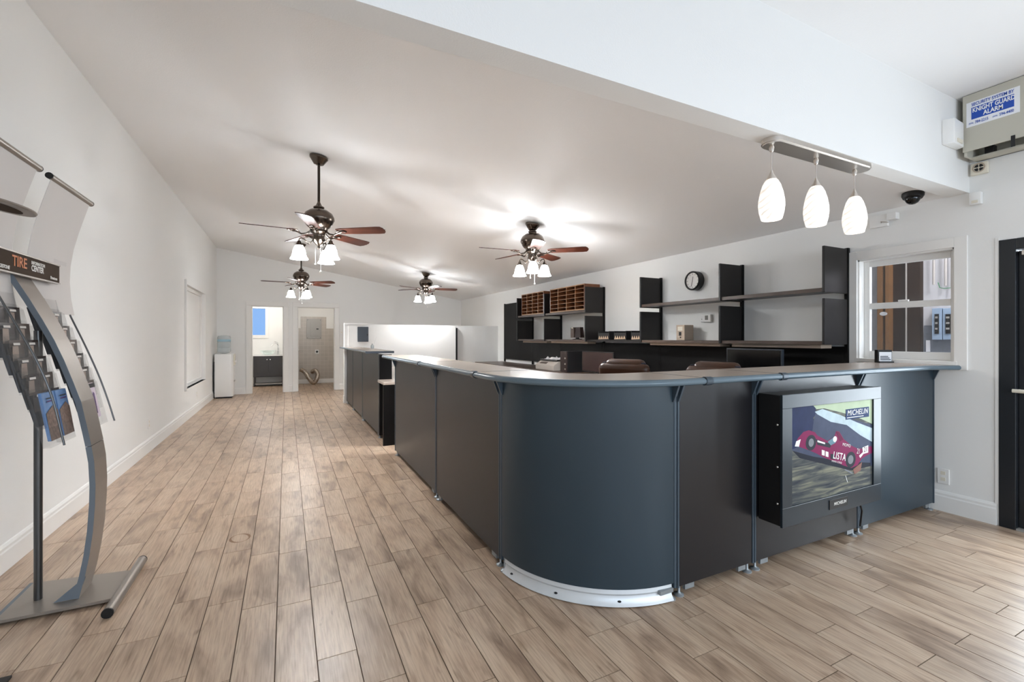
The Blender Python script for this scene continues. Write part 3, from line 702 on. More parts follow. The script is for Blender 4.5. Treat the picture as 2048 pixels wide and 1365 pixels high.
# fine art colours: printed sheet with soft streaks
def poster_mat():
    m = mat('poster_print', rgb(80, 88, 104), 0.6, spec=0.08); nt = m.node_tree; b = nt.nodes['Principled BSDF']; N = nt.nodes.new; L = nt.links.new
    geo = N('ShaderNodeNewGeometry'); mp = N('ShaderNodeMapping'); mp.inputs['Rotation'].default_value = (0, R(-24), 0); mp.inputs['Scale'].default_value = (3, 1, 26); L(geo.outputs['Position'], mp.inputs['Vector'])
    n = N('ShaderNodeTexNoise'); n.inputs['Scale'].default_value = 1.6; n.inputs['Detail'].default_value = 6; n.inputs['Distortion'].default_value = 0.8; L(mp.outputs[0], n.inputs['Vector'])
    r = N('ShaderNodeValToRGB'); e = r.color_ramp.elements; e[0].position = 0.3; e[0].color = rgb(48, 52, 60); e[1].position = 0.7; e[1].color = rgb(128, 126, 108)
    q = r.color_ramp.elements.new(0.5); q.color = rgb(80, 82, 80)
    L(n.outputs['Fac'], r.inputs['Fac']); L(r.outputs[0], b.inputs['Base Color'])
poster_mat()
for nm, c in (('pr_asphalt', (66, 72, 92)), ('pr_navy', (36, 44, 76)), ('pr_sky', (176, 190, 160)), ('pr_hill', (178, 194, 200)), ('pr_car', (122, 32, 76)), ('pr_cardark', (96, 24, 60)), ('pr_tyre', (44, 46, 54)), ('pr_rim', (120, 122, 126)), ('pr_white', (226, 226, 222)), ('pr_logo', (44, 60, 98)), ('pr_shadow', (34, 36, 46)), ('pr_teal', (96, 128, 140)), ('pr_rust', (128, 92, 82))):
    mat(nm, rgb(*c), 0.6, spec=0.08, var=0.32 if nm in ('pr_asphalt', 'pr_navy', 'pr_hill') else 0.14, vscale=14)
sheet = MB().box(ix0-.005, ix1+.005, PYS, PYS+.004, iz0-.005, iz1+.005).build('poster', 'poster_print', pb)
lay = [0]
def decal(pts, material, name='print'):
    lay[0] += 1; y = PYS - 0.00006*lay[0]
    return MB().prism([pq(*p) for p in pts], y, y+.00003, 'y').build(name, material, sheet)
def ell(cs, ct, rs, rt, material, n=24, name='print'): return decal([(cs+rs*math.cos(2*PI*k/n), ct+rt*math.sin(2*PI*k/n)) for k in range(n)], material, name)
decal([(0, .57), (.28, .90), (.28, 1), (0, 1)], 'pr_navy', 'print_dark_wall')
decal([(0, .57), (.25, .46), (.55, .36), (1, .22), (1, .70), (.72, .80), (.45, .86), (.28, .92), (.24, .75), (.08, .70)], 'pr_asphalt', 'print_track')
decal([(.27, .93), (.36, .95), (.58, .86), (.80, .75), (1, .66), (1, .50), (.84, .60), (.66, .74), (.46, .80), (.30, .90)], 'pr_hill', 'print_bank')
decal([(.25, 1), (.29, .955), (.38, .955), (.60, .885), (.82, .80), (1, .71), (1, 1)], 'pr_sky', 'print_sky')
decal([(.0, .57), (.12, .60), (.24, .72), (.26, .85), (.20, .95), (.05, .85), (0, .8)], 'pr_navy', 'print_dark_wall')
decal([(.02, .56), (.25, .46), (.62, .34), (.98, .26), (.98, .22), (.72, .22), (.42, .34), (.10, .47)], 'pr_shadow', 'print_shadow')
# low open racing car, banked down to the right
decal([(.05, .62), (.08, .68), (.14, .735), (.20, .745), (.27, .715), (.30, .675), (.42, .60), (.50, .63), (.525, .69), (.565, .68), (.62, .59), (.72, .50), (.80, .455), (.88, .44), (.98, .455), (1.0, .44), (1.0, .37), (.93, .355), (.86, .33), (.80, .265), (.72, .25), (.62, .295), (.50, .365), (.38, .425), (.29, .485), (.22, .525), (.14, .565), (.09, .59)], 'pr_car', 'print_car_body')
decal([(.28, .64), (.40, .585), (.47, .56), (.45, .52), (.30, .575)], 'pr_tyre', 'print_sidepod')
decal([(.30, .625), (.39, .585), (.39, .568), (.30, .605)], 'pr_white', 'print_stripe')
decal([(.045, .60), (.06, .65), (.11, .665), (.09, .59)], 'pr_white', 'print_nose_plate')
ell(.225, .61, .060, .082, 'pr_tyre', name='print_tyre'); ell(.228, .61, .030, .044, 'pr_rim', name='print_rim')
ell(.71, .345, .066, .088, 'pr_tyre', name='print_tyre'); ell(.71, .345, .036, .050, 'pr_rim', name='print_rim')
decal([(.42, .59), (.49, .625), (.525, .61), (.52, .565), (.46, .545)], 'pr_teal', 'print_cockpit')
ell(.51, .605, .024, .032, 'pr_white', name='print_helmet')
decal([(.525, .685), (.56, .675), (.615, .585), (.575, .57)], 'pr_cardark', 'print_scoop')
decal([(.865, .455), (.945, .47), (.945, .385), (.875, .38)], 'pr_white', 'print_wing_plate')
decal([(.82, .37), (.885, .41), (.89, .39), (.835, .34)], 'pr_white', 'print_wing_stay')
for a in (.35, .395): decal([(a, .515-(a-.35)*.5), (a+.034, .50-(a-.35)*.5), (a+.034, .445-(a-.35)*.5), (a, .46-(a-.35)*.5)], 'pr_white', 'print_sponsor_block')
decal([(.455, .455), (.505, .44), (.505, .385), (.455, .40)], 'pr_tyre', 'print_vent')
decal([(.74, .23), (.86, .29), (.84, .20), (.76, .17)], 'pr_rust', 'print_dirt')
decal([(.62, .25), (.64, .252), (.74, .19), (.72, .185)], 'pr_rim', 'print_track_line')
decal([(.64, .18), (.645, .18), (.67, .10), (.665, .10)], 'pr_white', 'print_scratch')
decal([(.645, .80), (.955, .80), (.955, .915), (.645, .915)], 'pr_logo', 'print_logo_plate')
UPZ = (0, 0, 1); XD = (1, 0, 0)
def ptext(t, size, s, tt, material='pr_white', xd=XD, shear=0.0, sx=1.0, name='lettering', bold=0.0):
    lay[0] += 1; x, z = pq(s, tt)
    u = Vector((0, 0, 1)); xdv = Vector(xd).normalized(); up = Vector((-xdv.z, 0, xdv.x))
    return text(t, size, (x, PYS-0.00006*lay[0]-.0001, z), xd, up, material, name, sheet, extr=0.00003, shear=shear, sx=sx, bold=bold, space=1.12)
ptext('MICHELIN', 0.046, .80, .868, shear=0.2, sx=1.0, bold=0.0004)
decal([(.66, .815), (.88, .815), (.88, .823), (.66, .823)], 'pr_white', 'print_underline')
CARX = (1, 0, -0.24)
ptext('LISTA', 0.058, .565, .405, xd=CARX, sx=0.85, bold=0.0008)
ptext('MOMO', 0.026, .655, .515, xd=CARX)
ptext('21', 0.046, .81, .42, xd=CARX, sx=.7); ptext('21', 0.046, .908, .425, 'pr_cardark', sx=.8)
ptext('MOMO CORSE', 0.015, .53, .352, xd=CARX)
nb0, nb1 = onY(1658, 1012, pyf), onY(1694, 1010, pyf)
lp = MB().box(nb0.x, nb1.x, pyf-.004, pyf, pz0+.03, pz0+.085).build('name_plate', 'black', pb, bevel=0.001)
text('MICHELIN', 0.026, ((nb0.x+nb1.x)/2+.012, pyf-.0045, pz0+.057), XD, UPZ, 'sign_white', 'lettering', lp, extr=0.0003, shear=0.2, bold=0.0001, space=1.1)
MB().tube([(3.30, 1.64, pz0+.02), (3.35, 1.64, 0.20), (3.37, 1.66, 0.09)], 0.006, 6).build('power_cable', 'black', pb)

# ================================================================== SHELVING ON THE RIGHT WALL
YS = [2.31, 3.355, 4.565, 5.785, 7.03, 8.10]
ZU0, ZU1, ZL0, ZL1 = 1.715, 2.115, 1.265, 1.665
XS = 4.12
sh = thing('shelving_system', 'long black wall shelving with upright side panels behind the counter', 'shelving', (4.3, 5.8, 0.78))
for i, y in enumerate(YS):
    MB().box(XR-.035, XR-.004, y-.016, y+.016, 0.785, 2.125).build('upright', 'black_panel', sh, bevel=0.003)
    for z0, z1 in ((ZU0, ZU1), (ZL0, ZL1)):
        MB().box(XS, XR-.036, y-.011, y+.011, z0, z1).build('side_panel', 'shelf_laminate', sh, bevel=0.004)
MB().box(XR-.035, XR-.004, 9.40, 9.43, 0.785, 2.10).build('upright', 'black_panel', sh, bevel=0.003)
for i in range(5):
    a, b = YS[i]+.013, YS[i+1]-.013
    if i != 2:
        s1 = MB().box(XS+.03, XR-.04, a, b, ZU0+.015, ZU0+.04).build('shelf', 'shelf_laminate', sh)
        MB().box(XS+.018, XS+.03, a, b, ZU0+.008, ZU0+.042).build('shelf_lip', 'shelf_edge', s1)
    s2 = MB().box(XS+.03, XR-.04, a, b, ZL0+.005, ZL0+.03).build('shelf', 'shelf_laminate', sh)
    if i != 2:
        MB().box(XS+.018, XS+.03, a, b, ZL0, ZL0+.03).build('shelf_lip', 'shelf_edge', s2)
        MB().box(XS+.10, XS+.26, a+.06, b-.06, ZL0-.035, ZL0+.004).build('task_light', 'beige_metal', s2, bevel=0.004)
for i in range(5):
    MB().box(XR-.034, XR-.006, YS[i]+.017, YS[i+1]-.017, 0.85, 1.245).build('back_panel', 'black_panel', sh)
MB().box(XR-.034, XR-.006, YS[5]+.017, 9.399, 0.85, 2.09).build('back_panel', 'black_panel', sh)
# long staff desk under the shelving
wd = thing('desk', 'long brown staff desk along the wall under the black shelving', 'desk', (4.2, 5.8, 0))
MB().box(3.82, XR-.002, 2.36, 9.6, 0.745, 0.78).build('desk_top', 'desk_brown', wd, bevel=0.006)
for y in (2.40, 4.57, 7.0, 9.5): MB().box(3.9, 4.45, y-.015, y+.015, 0, 0.745).build('desk_leg', 'black_panel', wd)

def pigeonholes(label, y0, y1):
    x0, x1, z0, z1 = 4.125, 4.42, ZU0+.045, 2.165
    t = thing('mail_sorter', label, 'mail sorter', ((x0+x1)/2, (y0+y1)/2, z0), 'wooden mail sorters on the top shelf')
    b = 0.016
    MB().box(x1-.008, x1, y0, y1, z0, z1).build('back', 'sorter_wood', t)
    for ya in (y0, y1-b): MB().box(x0, x1-.008, ya, ya+b, z0, z1).build('side', 'sorter_wood', t)
    for za in (z0, z1-b): MB().box(x0, x1-.008, y0+b, y1-b, za, za+b).build('board', 'sorter_wood', t)
    for k in range(1, 4):
        yy = y0+(y1-y0)*k/4; d = MB().box(x0+.004, x1-.008, yy-.005, yy+.005, z0+b, z1-b).build('divider', 'sorter_wood', t)
        MB().box(x0+.001, x0+.004, yy-.005, yy+.005, z0+b, z1-b).build('front_edge', 'sorter_edge', d)
    for r in range(1, 6):
        for k in range(4):
            ya = y0+(y1-y0)*k/4+.006; yb = y0+(y1-y0)*(k+1)/4-.006; zz = z0+(z1-z0)*r/6
            if k == 0: ya += .011
            if k == 3: yb -= .011
            s_ = MB().box(x0+.004, x1-.008, ya, yb, zz-.003, zz+.003).build('slot_shelf', 'sorter_wood', t)
            MB().box(x0+.001, x0+.004, ya, yb, zz-.003, zz+.003).build('front_edge', 'sorter_edge', s_)
    MB().box(x0-.003, x0, y0, y1, z1-b, z1).box(x0-.003, x0, y0, y1, z0, z0+b).build('front_trim', 'sorter_edge', t)
    return t
pigeonholes('wooden pigeonhole mail sorter on the nearer top shelf bay', YS[3]+.02, 6.83)
pigeonholes('wooden pigeonhole mail sorter on the farther top shelf bay', YS[4]+.02, 7.90)

# things on the shelves
cl = thing('wall_clock', 'round black wall clock with white face above the shelf', 'clock', (4.49, 3.98, 1.905))
CR = Matrix.Translation((4.497, 3.98, 2.018)) @ Matrix.Rotation(R(-90), 4, 'Y')
MB().lathe([(0.108, 0), (0.116, 0.01), (0.116, 0.085), (0.108, 0.095), (0.098, 0.092), (0.096, 0.075), (0.001, 0.075)], 36).xf(CR).build('case', 'black', cl, smooth=True)
MB().lathe([(0.001, 0.0762), (0.096, 0.0762), (0.096, 0.0772), (0.001, 0.0772)], 36).xf(CR).build('dial', 'clock_face', cl)
for k in range(12):
    a = 2*PI*k/12; MB().box(-.0025, .0025, 0.074, 0.088, 0.0775, 0.0785).xf(CR @ Matrix.Rotation(a, 4, 'Z')).build('hour_mark', 'black', cl)
for a, ln in ((R(-100), 0.05), (R(75), 0.07)): MB().box(-.003, .003, -.01, ln, 0.079, 0.080).xf(CR @ Matrix.Rotation(a, 4, 'Z')).build('hand', 'black', cl)
th_ = thing('thermostat', 'white thermostat with small grey screen below the clock', 'thermostat', (4.49, 3.70, 1.53))
p0, p1 = onX(1402, 645, 4.47), onX(1422, 629, 4.47)
MB().box(4.462, 4.498, p1.y, p0.y, p0.z, p1.z).build('body', 'white_plastic', th_, bevel=0.005)
MB().box(4.4605, 4.4625, p1.y+.035, p1.y+.08, p0.z+.025, p1.z-.012).build('screen', 'lcd', th_)
MB().ellipsoid((4.461, p0.y-.02, (p0.z+p1.z)/2-.01), (.003, .006, .006), 8, 6).build('button', 'lcd', th_)
bx_ = thing('control_box', 'beige metal time clock box standing on the lower shelf', 'box', (4.35, 4.22, ZL0+.03))
q0, q1 = onX(1352.5, 678, 4.27), onX(1369, 646, 4.27)
MB().box(4.27, 4.42, q1.y, q0.y, ZL0+.031, ZL0+.215).build('body', 'beige_metal', bx_, bevel=0.004)
MB().box(4.268, 4.271, q1.y+.03, q0.y-.025, ZL0+.145, ZL0+.195).build('label', 'off_white', bx_)
MB().box(4.266, 4.271, q1.y+.05, q0.y-.045, ZL0+.085, ZL0+.13).build('slot', 'black', bx_)
MB().ellipsoid((4.268, q1.y+.06, ZL0+.065), (.004, .01, .01), 10, 6).build('lock', 'black', bx_)
MB().ellipsoid((4.268, q1.y+.095, ZL0+.07), (.003, .007, .007), 10, 6).build('lock', 'nickel', bx_)
# desk speaker (tapering fluted box on a foot)
sk = thing('desk_speaker', 'dark brown tapered speaker on a round foot on the shelf', 'speaker', (4.28, 6.22, ZL0+.03))
z0 = ZL0+.032; sx_, sy_ = 4.28, 6.22
MB().lathe([(0.08, 0), (0.08, 0.008), (0.03, 0.014), (0.03, 0.03)], 20, (sx_, sy_, z0)).build('foot', 'black', sk, smooth=True)
vs_ = []
for k, (w_, z_) in enumerate(((0.155, 0.03), (0.13, 0.20))):
    for a in range(8): 
        q = 2*PI*(a+.5)/8; vs_.append((sx_+w_*0.62*math.cos(q), sy_+w_*math.sin(q), z0+z_))
MB().add(vs_, [tuple(range(8))[::-1], tuple(range(8, 16))] + [(a, (a+1) % 8, 8+(a+1) % 8, 8+a) for a in range(8)]).build('body', 'monitor_dark', sk)
MB().box(sx_-.102, sx_-.085, sy_-.045, sy_+.045, z0+.035, z0+.195).build('front_grille', 'shelf_edge', sk)
MB().box(sx_-.104, sx_-.101, sy_-.02, sy_+.02, z0+.18, z0+.192).build('badge', 'off_white', sk)
# three literature holders with zigzag fronts
for i, (ya, yb, lab) in enumerate(((5.30, 5.56, 'black leaflet box with zigzag front nearest the mail sorters'), (4.93, 5.19, 'middle one of the black leaflet boxes with zigzag front'), (4.60, 4.83, 'black leaflet box with zigzag front nearest the time clock'))):
    zz = ZL0+.031
    t = thing('leaflet_box', lab, 'leaflet box', (4.3, (ya+yb)/2, zz), 'leaflet boxes on the lower shelf')
    MB().box(4.20, 4.45, ya, ya+.01, zz, zz+.125).build('side', 'black', t)
    MB().box(4.20, 4.45, yb-.01, yb, zz, zz+.125).build('side', 'black', t)
    MB().box(4.44, 4.45, ya+.01, yb-.01, zz, zz+.125).build('back', 'black', t)
    MB().box(4.20, 4.44, ya+.01, yb-.01, zz, zz+.008).build('bottom', 'black', t)
    MB().box(4.20, 4.21, ya+.01, yb-.01, zz+.008, zz+.10).build('front', 'black', t)
    poly = [(ya+.012, zz+.006)]; nz = 5; wz = (yb-ya-.024)/nz
    for k in range(nz): poly += [(ya+.012+wz*k, zz+.012), (ya+.012+wz*(k+.5), zz+.058)]
    poly += [(yb-.012, zz+.012), (yb-.012, zz+.006)]
    MB().prism(poly[1:], 4.196, 4.199, 'x').build('zigzag_print', 'zig_beige', t)
# computer, monitors, printer on the staff desk
zt_ = 0.78
pc = thing('computer_tower', 'black desktop computer tower with brown front beside the printer', 'computer', (4.1, 6.1, zt_))
pcy0, pcy1 = 5.98, 6.17
MB().box(3.93, 4.36, pcy0, pcy1, zt_, 1.11).build('case', 'black', pc, bevel=0.004)
MB().box(3.915, 3.93, pcy0, pcy1, zt_, 1.11).build('front_bezel', 'monitor_dark', pc, bevel=0.004)
for z in (0.82, 0.90, 0.99): MB().box(3.911, 3.916, pcy0+.03, pcy0+.06, z, z+.025).build('port', 'nickel', pc)
def monitor(label, x, y0, y1, z0, z1, rim):
    t = thing('monitor', label, 'monitor', (x, (y0+y1)/2, zt_), 'flat monitors on the staff desk'); ym = (y0+y1)/2
    MB().box(x, x+.035, y0, y1, z0, z1).build('housing', rim, t, bevel=0.004)
    MB().box(x-.003, x, y0+.012, y1-.012, z0+.015, z1-.012).build('screen', 'monitor_dark' if rim == 'shelf_laminate' else 'black_gloss', t)
    MB().box(x+.036, x+.06, ym-.03, ym+.03, zt_+.01, z0+.15).build('stand_neck', 'black', t)
    MB().box(x-.05, x+.13, ym-.10, ym+.10, zt_, zt_+.012).build('stand_base', 'black', t, bevel=0.003)
    return t
monitor('dark flat monitor beside the computer tower', 4.02, 4.98, 5.72, 0.82, 1.125, 'shelf_laminate')
monitor('wide black monitor with thin light rim behind the farther right chair', 4.10, 2.66, 3.25, 0.88, 1.217, 'slate')
pt = thing('printer', 'light grey printer with crumpled white paper on the staff desk', 'printer', (4.15, 6.72, zt_))
MB().prism([(3.92, 0.78), (4.36, 0.78), (4.36, 0.93), (4.02, 0.93), (3.92, 0.865)], 6.38, 6.98, 'y').build('body', 'printer_grey', pt, bevel=0.008)
MB().box(4.0, 4.34, 6.40, 6.96, 0.931, 0.955).build('lid', 'shelf_laminate', pt, bevel=0.006)
MB().box(-.001, .004, 6.66, 6.88, -.022, .022).xf(Matrix.Translation((3.965, 0, 0.898)) @ Matrix.Rotation(R(57), 4, 'Y')).build('control_panel', 'shelf_edge', pt)
random.seed(11); vs_ = []; fs_ = []
for i in range(7):
    for j in range(9): vs_.append((4.02+i*.045, 6.42+j*.055, 0.957+.05*random.random()*(1 if 0 < i < 6 and 0 < j < 8 else .15)))
for i in range(6):
    for j in range(8): fs_.append((i*9+j, i*9+j+1, (i+1)*9+j+1, (i+1)*9+j))
tag(MB().add(vs_, fs_).build('crumpled_paper', 'paper'), 'crumpled white paper lying on the printer', 'paper')

# brown leather office chairs
def office_chair():
    t = thing('office_chair', 'x', 'chair', (0, 0, 0), 'brown leather office chairs behind the counter')
    for k in range(5):
        a = 2*PI*k/5; MB().tube([(0, 0, .11), (.30*math.cos(a), .30*math.sin(a), .075)], [.028, .018], 8).build('base_arm', 'black', t, smooth=True)
        MB().lathe([(.012, 0.0), (.028, 0.0), (.028, .055), (.012, .055)], 10, (.30*math.cos(a), .30*math.sin(a), 0)).build('caster', 'black', t)
    MB().tube([(0, 0, .10), (0, 0, .42)], .028, 10).build('gas_lift', 'black_gloss', t)
    MB().box(-.26, .26, -.25, .26, .42, .53).build('seat', 'leather', t, bevel=.045, smooth=True, segs=3)
    # back faces -Y local (user looks to +Y); slightly reclined, three puffy cushions
    B = Matrix.Translation((0, -.27, .50)) @ Matrix.Rotation(R(10), 4, 'X')
    bk = MB().box(-.24, .24, -.06, .05, 0, .60).xf(B).build('backrest', 'leather', t, bevel=.05, smooth=True, segs=3)
    MB().tube([tuple(B @ Vector(p)) for p in ((-.235, .0, .03), (-.245, .0, .30), (-.235, .0, .52), (-.20, 0, .60), (0, .005, .612), (.20, 0, .60), (.235, 0, .52), (.245, 0, .30), (.235, 0, .03))], .009, 8).build('piping', 'leather_piping', bk, smooth=True)
    MB().box(-.19, .19, -.03, .10, .40, .63).xf(B).build('head_cushion', 'leather', t, bevel=.055, smooth=True, segs=3)
    MB().box(-.18, .18, 0, .10, .05, .36).xf(B).build('lumbar_cushion', 'leather', t, bevel=.045, smooth=True, segs=3)
    for s in (-1, 1):
        MB().tube([(s*.27, -.16, .50), (s*.31, -.16, .68), (s*.31, .16, .68), (s*.27, .14, .50)], .018, 8).build('arm_frame', 'black', t, smooth=True)
        MB().box(s*.31-.035, s*.31+.035, -.19, .17, .69, .73).build('arm_pad', 'leather', t, bevel=.015, smooth=True)
    return t
ch = office_chair()
c2 = copy_tree(ch)
ch['label'] = 'brown leather office chair in front of the computer tower, showing more of its back'
ch.location = (3.10, 3.46, 0); ch.rotation_euler = (0, 0, R(-62))
c2['label'] = 'brown leather office chair in front of the wide black monitor, only its top showing'
c2.location = (3.50, 2.70, 0); c2.rotation_euler = (0, 0, R(-75))

# card holder by the service window
cd = thing('card_holder', 'small black card holder with printed card on the worktop by the window', 'card holder', (4.40, 1.97, ZT))
MB().box(-.055, .055, .012, .05, 0, .105).box(-.055, .055, -.012, .012, 0, .012).xf(Matrix.Translation((4.40, 1.98, ZT)) @ Matrix.Rotation(R(-30), 4, 'Z')).build('body', 'black', cd)
MB().box(-.048, .048, .006, .011, .012, .088).xf(Matrix.Translation((4.40, 1.98, ZT)) @ Matrix.Rotation(R(-30), 4, 'Z')).build('card', 'sticker_white', cd)
for k in range(3): MB().box(-.04, .04-.01*k, .004, .006, .022+.013*k, .029+.013*k).xf(Matrix.Translation((4.40, 1.98, ZT)) @ Matrix.Rotation(R(-30), 4, 'Z')).build('print_line', 'slate', cd)
# black panel door on the half wall
bp_ = thing('wall_cabinet', 'small dark panel cover mounted on the half wall', 'panel', (1.41, HWY-.02, 1.24))
MB().box(1.30, 1.513, HWY-.03, HWY-.001, 1.242, 1.55).build('cover', 'slate', bp_, bevel=.004)
MB().box(1.48, 1.50, HWY-.036, HWY-.03, 1.37, 1.40).build('latch', 'black', bp_)

# ================================================================== CEILING FANS
def make_fan(drop_top, sfx=''):
    """local origin at the blade plane; canopy top at z=drop_top"""
    t = thing('ceiling_fan', 'x', 'ceiling fan', (0, 0, 0), 'ceiling fans with light kits')
    sl = (ZR-ZL)/(XR-XL)
    cn = MB().lathe([(.020, -.085), (.045, -.080), (.062, -.055), (.078, -.030), (.085, -.022), (.085, -.004), (.08, 0)], 28)
    cn.v = [(x, y, z+drop_top + sl*x*max(0, (z+.085)/.085)) for x, y, z in cn.v]
    cn.build('canopy', 'pewter', t, smooth=True)
    MB().tube([(0, 0, .21), (0, 0, drop_top-.07)], .0125, 12).build('downrod', 'rod_dark', t, smooth=True)
    MB().lathe([(.012, .30), (.018, .285), (.030, .262), (.050, .250), (.052, .240), (.040, .232), (.040, .22)], 24).build('coupling', 'pewter', t, smooth=True)
    MB().lathe([(.035, .225), (.085, .215), (.125, .185), (.142, .150), (.145, .125), (.135, .105), (.125, .080), (.105, .055), (.085, .040), (.080, .018), (.05, .01)], 36).build('motor_housing', 'pewter', t, smooth=True)
    MB().lathe([(.07, .02), (.075, .0), (.055, -.02), (.05, -.05), (.062, -.075), (.05, -.10), (.03, -.12), (.012, -.135), (.012, -.155), (.004, -.165)], 28).build('light_hub', 'pewter', t, smooth=True)
    for k in range(5):
        a = 2*PI*k/5; rm = Matrix.Rotation(a, 4, 'Z')
        ir = MB()
        ir.tube([tuple(rm @ Vector(p)) for p in ((.07, 0, .012), (.11, 0, -.020), (.155, 0, -.030), (.20, 0, -.010), (.235, 0, .0))], .009, 8)
        for s in (-1, 1): ir.tube([tuple(rm @ Vector(p)) for p in ((.175, 0, -.012), (.20, s*.032, -.004), (.235, s*.040, .0), (.265, s*.022, .002), (.28, 0, .002))], .006, 6)
        ir.build('blade_iron', 'pewter', t, smooth=True)
        pts = [(.19, -.045), (.24, -.058), (.60, -.072), (.645, -.068), (.655, -.050), (.665, -.040), (.668, -.01), (.675, 0), (.668, .01), (.665, .040), (.655, .050), (.645, .068), (.60, .072), (.24, .058), (.19, .045)]
        bm_ = MB().prism(pts, -.003, .004, 'z').xf(rm @ Matrix.Rotation(R(-12), 4, 'X') @ Matrix.Translation((0, 0, .007)))
        bm_.build('blade', 'blade_wood', t)
    for k in range(3):
        a = 2*PI*k/3; rm = Matrix.Rotation(a, 4, 'Z')
        ar = MB().tube([tuple(rm @ Vector(p)) for p in ((.045, 0, -.075), (.075, 0, -.105), (.11, 0, -.10), (.135, 0, -.078), (.160, 0, -.070), (.175, 0, -.082), (.176, 0, -.105))], .006, 8)
        ar.tube([tuple(rm @ Vector(p)) for p in ((.075, 0, -.105), (.085, 0, -.125), (.10, 0, -.122), (.098, 0, -.108))], .004, 6)
        ar.build('light_arm', 'pewter', t, smooth=True)
        c = rm @ Vector((.176, 0, 0))
        MB().lathe([(.010, -.098), (.016, -.105), (.020, -.122), (.036, -.140), (.036, -.146), (.02, -.146)], 18, (c.x, c.y, 0)).build('shade_holder', 'pewter', t, smooth=True)
        pr_ = [(.034, -.146), (.044, -.165), (.055, -.195), (.060, -.225), (.066, -.250), (.080, -.272), (.082, -.276), (.078, -.276), (.062, -.250), (.056, -.225), (.050, -.195), (.040, -.165), (.030, -.148)]
        MB().lathe(pr_, 28, (c.x, c.y, 0), close=False).build('glass_shade', 'shade_lit'+sfx, t, smooth=True)
        MB().ellipsoid((c.x, c.y, -.215), (.026, .026, .036), 12, 8)\
            .build('bulb', 'bulb_lit'+sfx, t, smooth=True)
    for (x, y, z) in ((.03, -.02, -.38), (-.02, -.03, -.31)):
        MB().tube([(x, y, -.12), (x, y, z)], .0016, 5).ellipsoid((x, y, z-.006), (.007, .007, .009), 8, 6).build('pull_chain', 'nickel', t)
    return t
FZ = 2.36
FANS = [((0.285, 4.85), -6, 90, 'ceiling fan on the longest rod, nearest the camera over the aisle'),
        ((2.664, 4.82), -14, 270, 'ceiling fan above the staff area in front of the clock wall'),
        ((0.25, 9.50), -8, 92, 'ceiling fan over the aisle near the two doorways'),
        ((2.662, 9.50), 16, 88, 'small looking ceiling fan above the half wall')]
for i, ((fx, fy), ang, sang, lab) in enumerate(FANS):
    f = make_fan(ceil_z(fx) - FZ, '_bright' if fx > 1 and fy < 6 else '')
    f['label'] = lab
    f.location = (fx, fy, FZ); f.rotation_euler = (0, 0, R(ang) - TH)
    # turn the light kit on its own so that the shades stand as photographed
    d = R(sang - ang)
    for o in f.children:
        if o.name.split('.')[0] in ('light_arm', 'shade_holder', 'glass_shade', 'bulb'): o.rotation_euler = (0, 0, d)

# ================================================================== PENDANT BAR
PY = 1.568
pd = thing('pendant_lamp', 'brushed nickel bar with three lit white glass pendant shades under the header', 'pendant lamp', (2.78, PY, 1.96))
bx0, bx1, hw_ = 2.285, 3.235, 0.058
def stadium(hw, inset=0.0, n=14):
    r = hw - inset; pts = []
    for k in range(n+1):
        a = PI/2 + PI*k/n; pts.append((bx0+hw+r*math.cos(a), PY+r*math.sin(a)))
    for k in range(n+1):
        a = -PI/2 + PI*k/n; pts.append((bx1-hw+r*math.cos(a), PY+r*math.sin(a)))
    return pts
MB().prism(stadium(hw_), 2.366, 2.3895, 'z').build('canopy', 'nickel', pd, smooth=True)
MB().prism(stadium(hw_, .006), 2.358, 2.366, 'z').build('canopy_step', 'nickel', pd, smooth=True)
for u, vt, v0, v1 in ((1543, 345, 359, 440), (1632, 360, 373, 452), (1709, 379, 394, 466)):
    p = onY(u, v0, PY); zt1 = p.z; zb1 = onY(u, v1, PY).z; x = p.x; h = zt1-zb1
    MB().lathe([(.004, 2.32), (.010, 2.325), (.013, 2.345), (.008, 2.358)], 14, (x, PY, 0)).build('cord_grip', 'nickel', pd, smooth=True)
    MB().tube([(x, PY, zt1+.035), (x, PY, 2.33)], .0022, 6).build('cord', 'nickel', pd)
    MB().lathe([(.027, zt1-.002), (.024, zt1+.006), (.014, zt1+.022), (.006, zt1+.042), (.004, zt1+.05)], 18, (x, PY, 0)).build('socket_cap', 'nickel', pd, smooth=True)
    pr_ = [(.024, 1.0), (.033, .955), (.044, .85), (.056, .66), (.063, .47), (.064, .34), (.060, .18), (.050, 0.0)]
    prof = [(r, zb1+h*t_) for r, t_ in pr_] + [(r-.004, zb1+h*t_*.97) for r, t_ in pr_[::-1]]
    sd = MB().lathe(prof, 28, (x, PY, 0), close=False).build('glass_shade', 'pendant_lit', pd, smooth=True)

# ================================================================== SMALL WALL DEVICES
ax = 4.28
al = thing('alarm_box', 'large beige metal alarm box with security sticker under the ceiling', 'alarm box', (4.38, 1.26, 2.6))
ay1, ay0 = onX(1925, 250, ax).y, 1.02; az0, az1 = onX(1925, 306, ax).z, ZFC-.004
MB().box(ax, ax+.012, ay0, ay1, az0, az1).build('door', 'grey_box', al, bevel=.003)
MB().box(ax+.012, XR-.002, ay1-.02, ay1-.005, az0-.03, az1).box(ax+.012, XR-.002, ay0+.01, ay0+.02, az0-.03, az1).box(ax+.012, XR-.002, ay0+.02, ay1-.02, az1-.012, az1).box(XR-.014, XR-.002, ay0+.02, ay1-.02, az0-.03, az1).box(ax+.10, XR-.002, ay0+.02, ay1-.02, az0-.03, az0-.02).build('cabinet', 'grey_box', al)
tr = onX(1935, 330, ax+.12)
MB().box(ax+.10, ax+.15, ay1-.13, ay1-.08, az0-.018, az0+.03).build('transformer', 'black', al, bevel=.004)
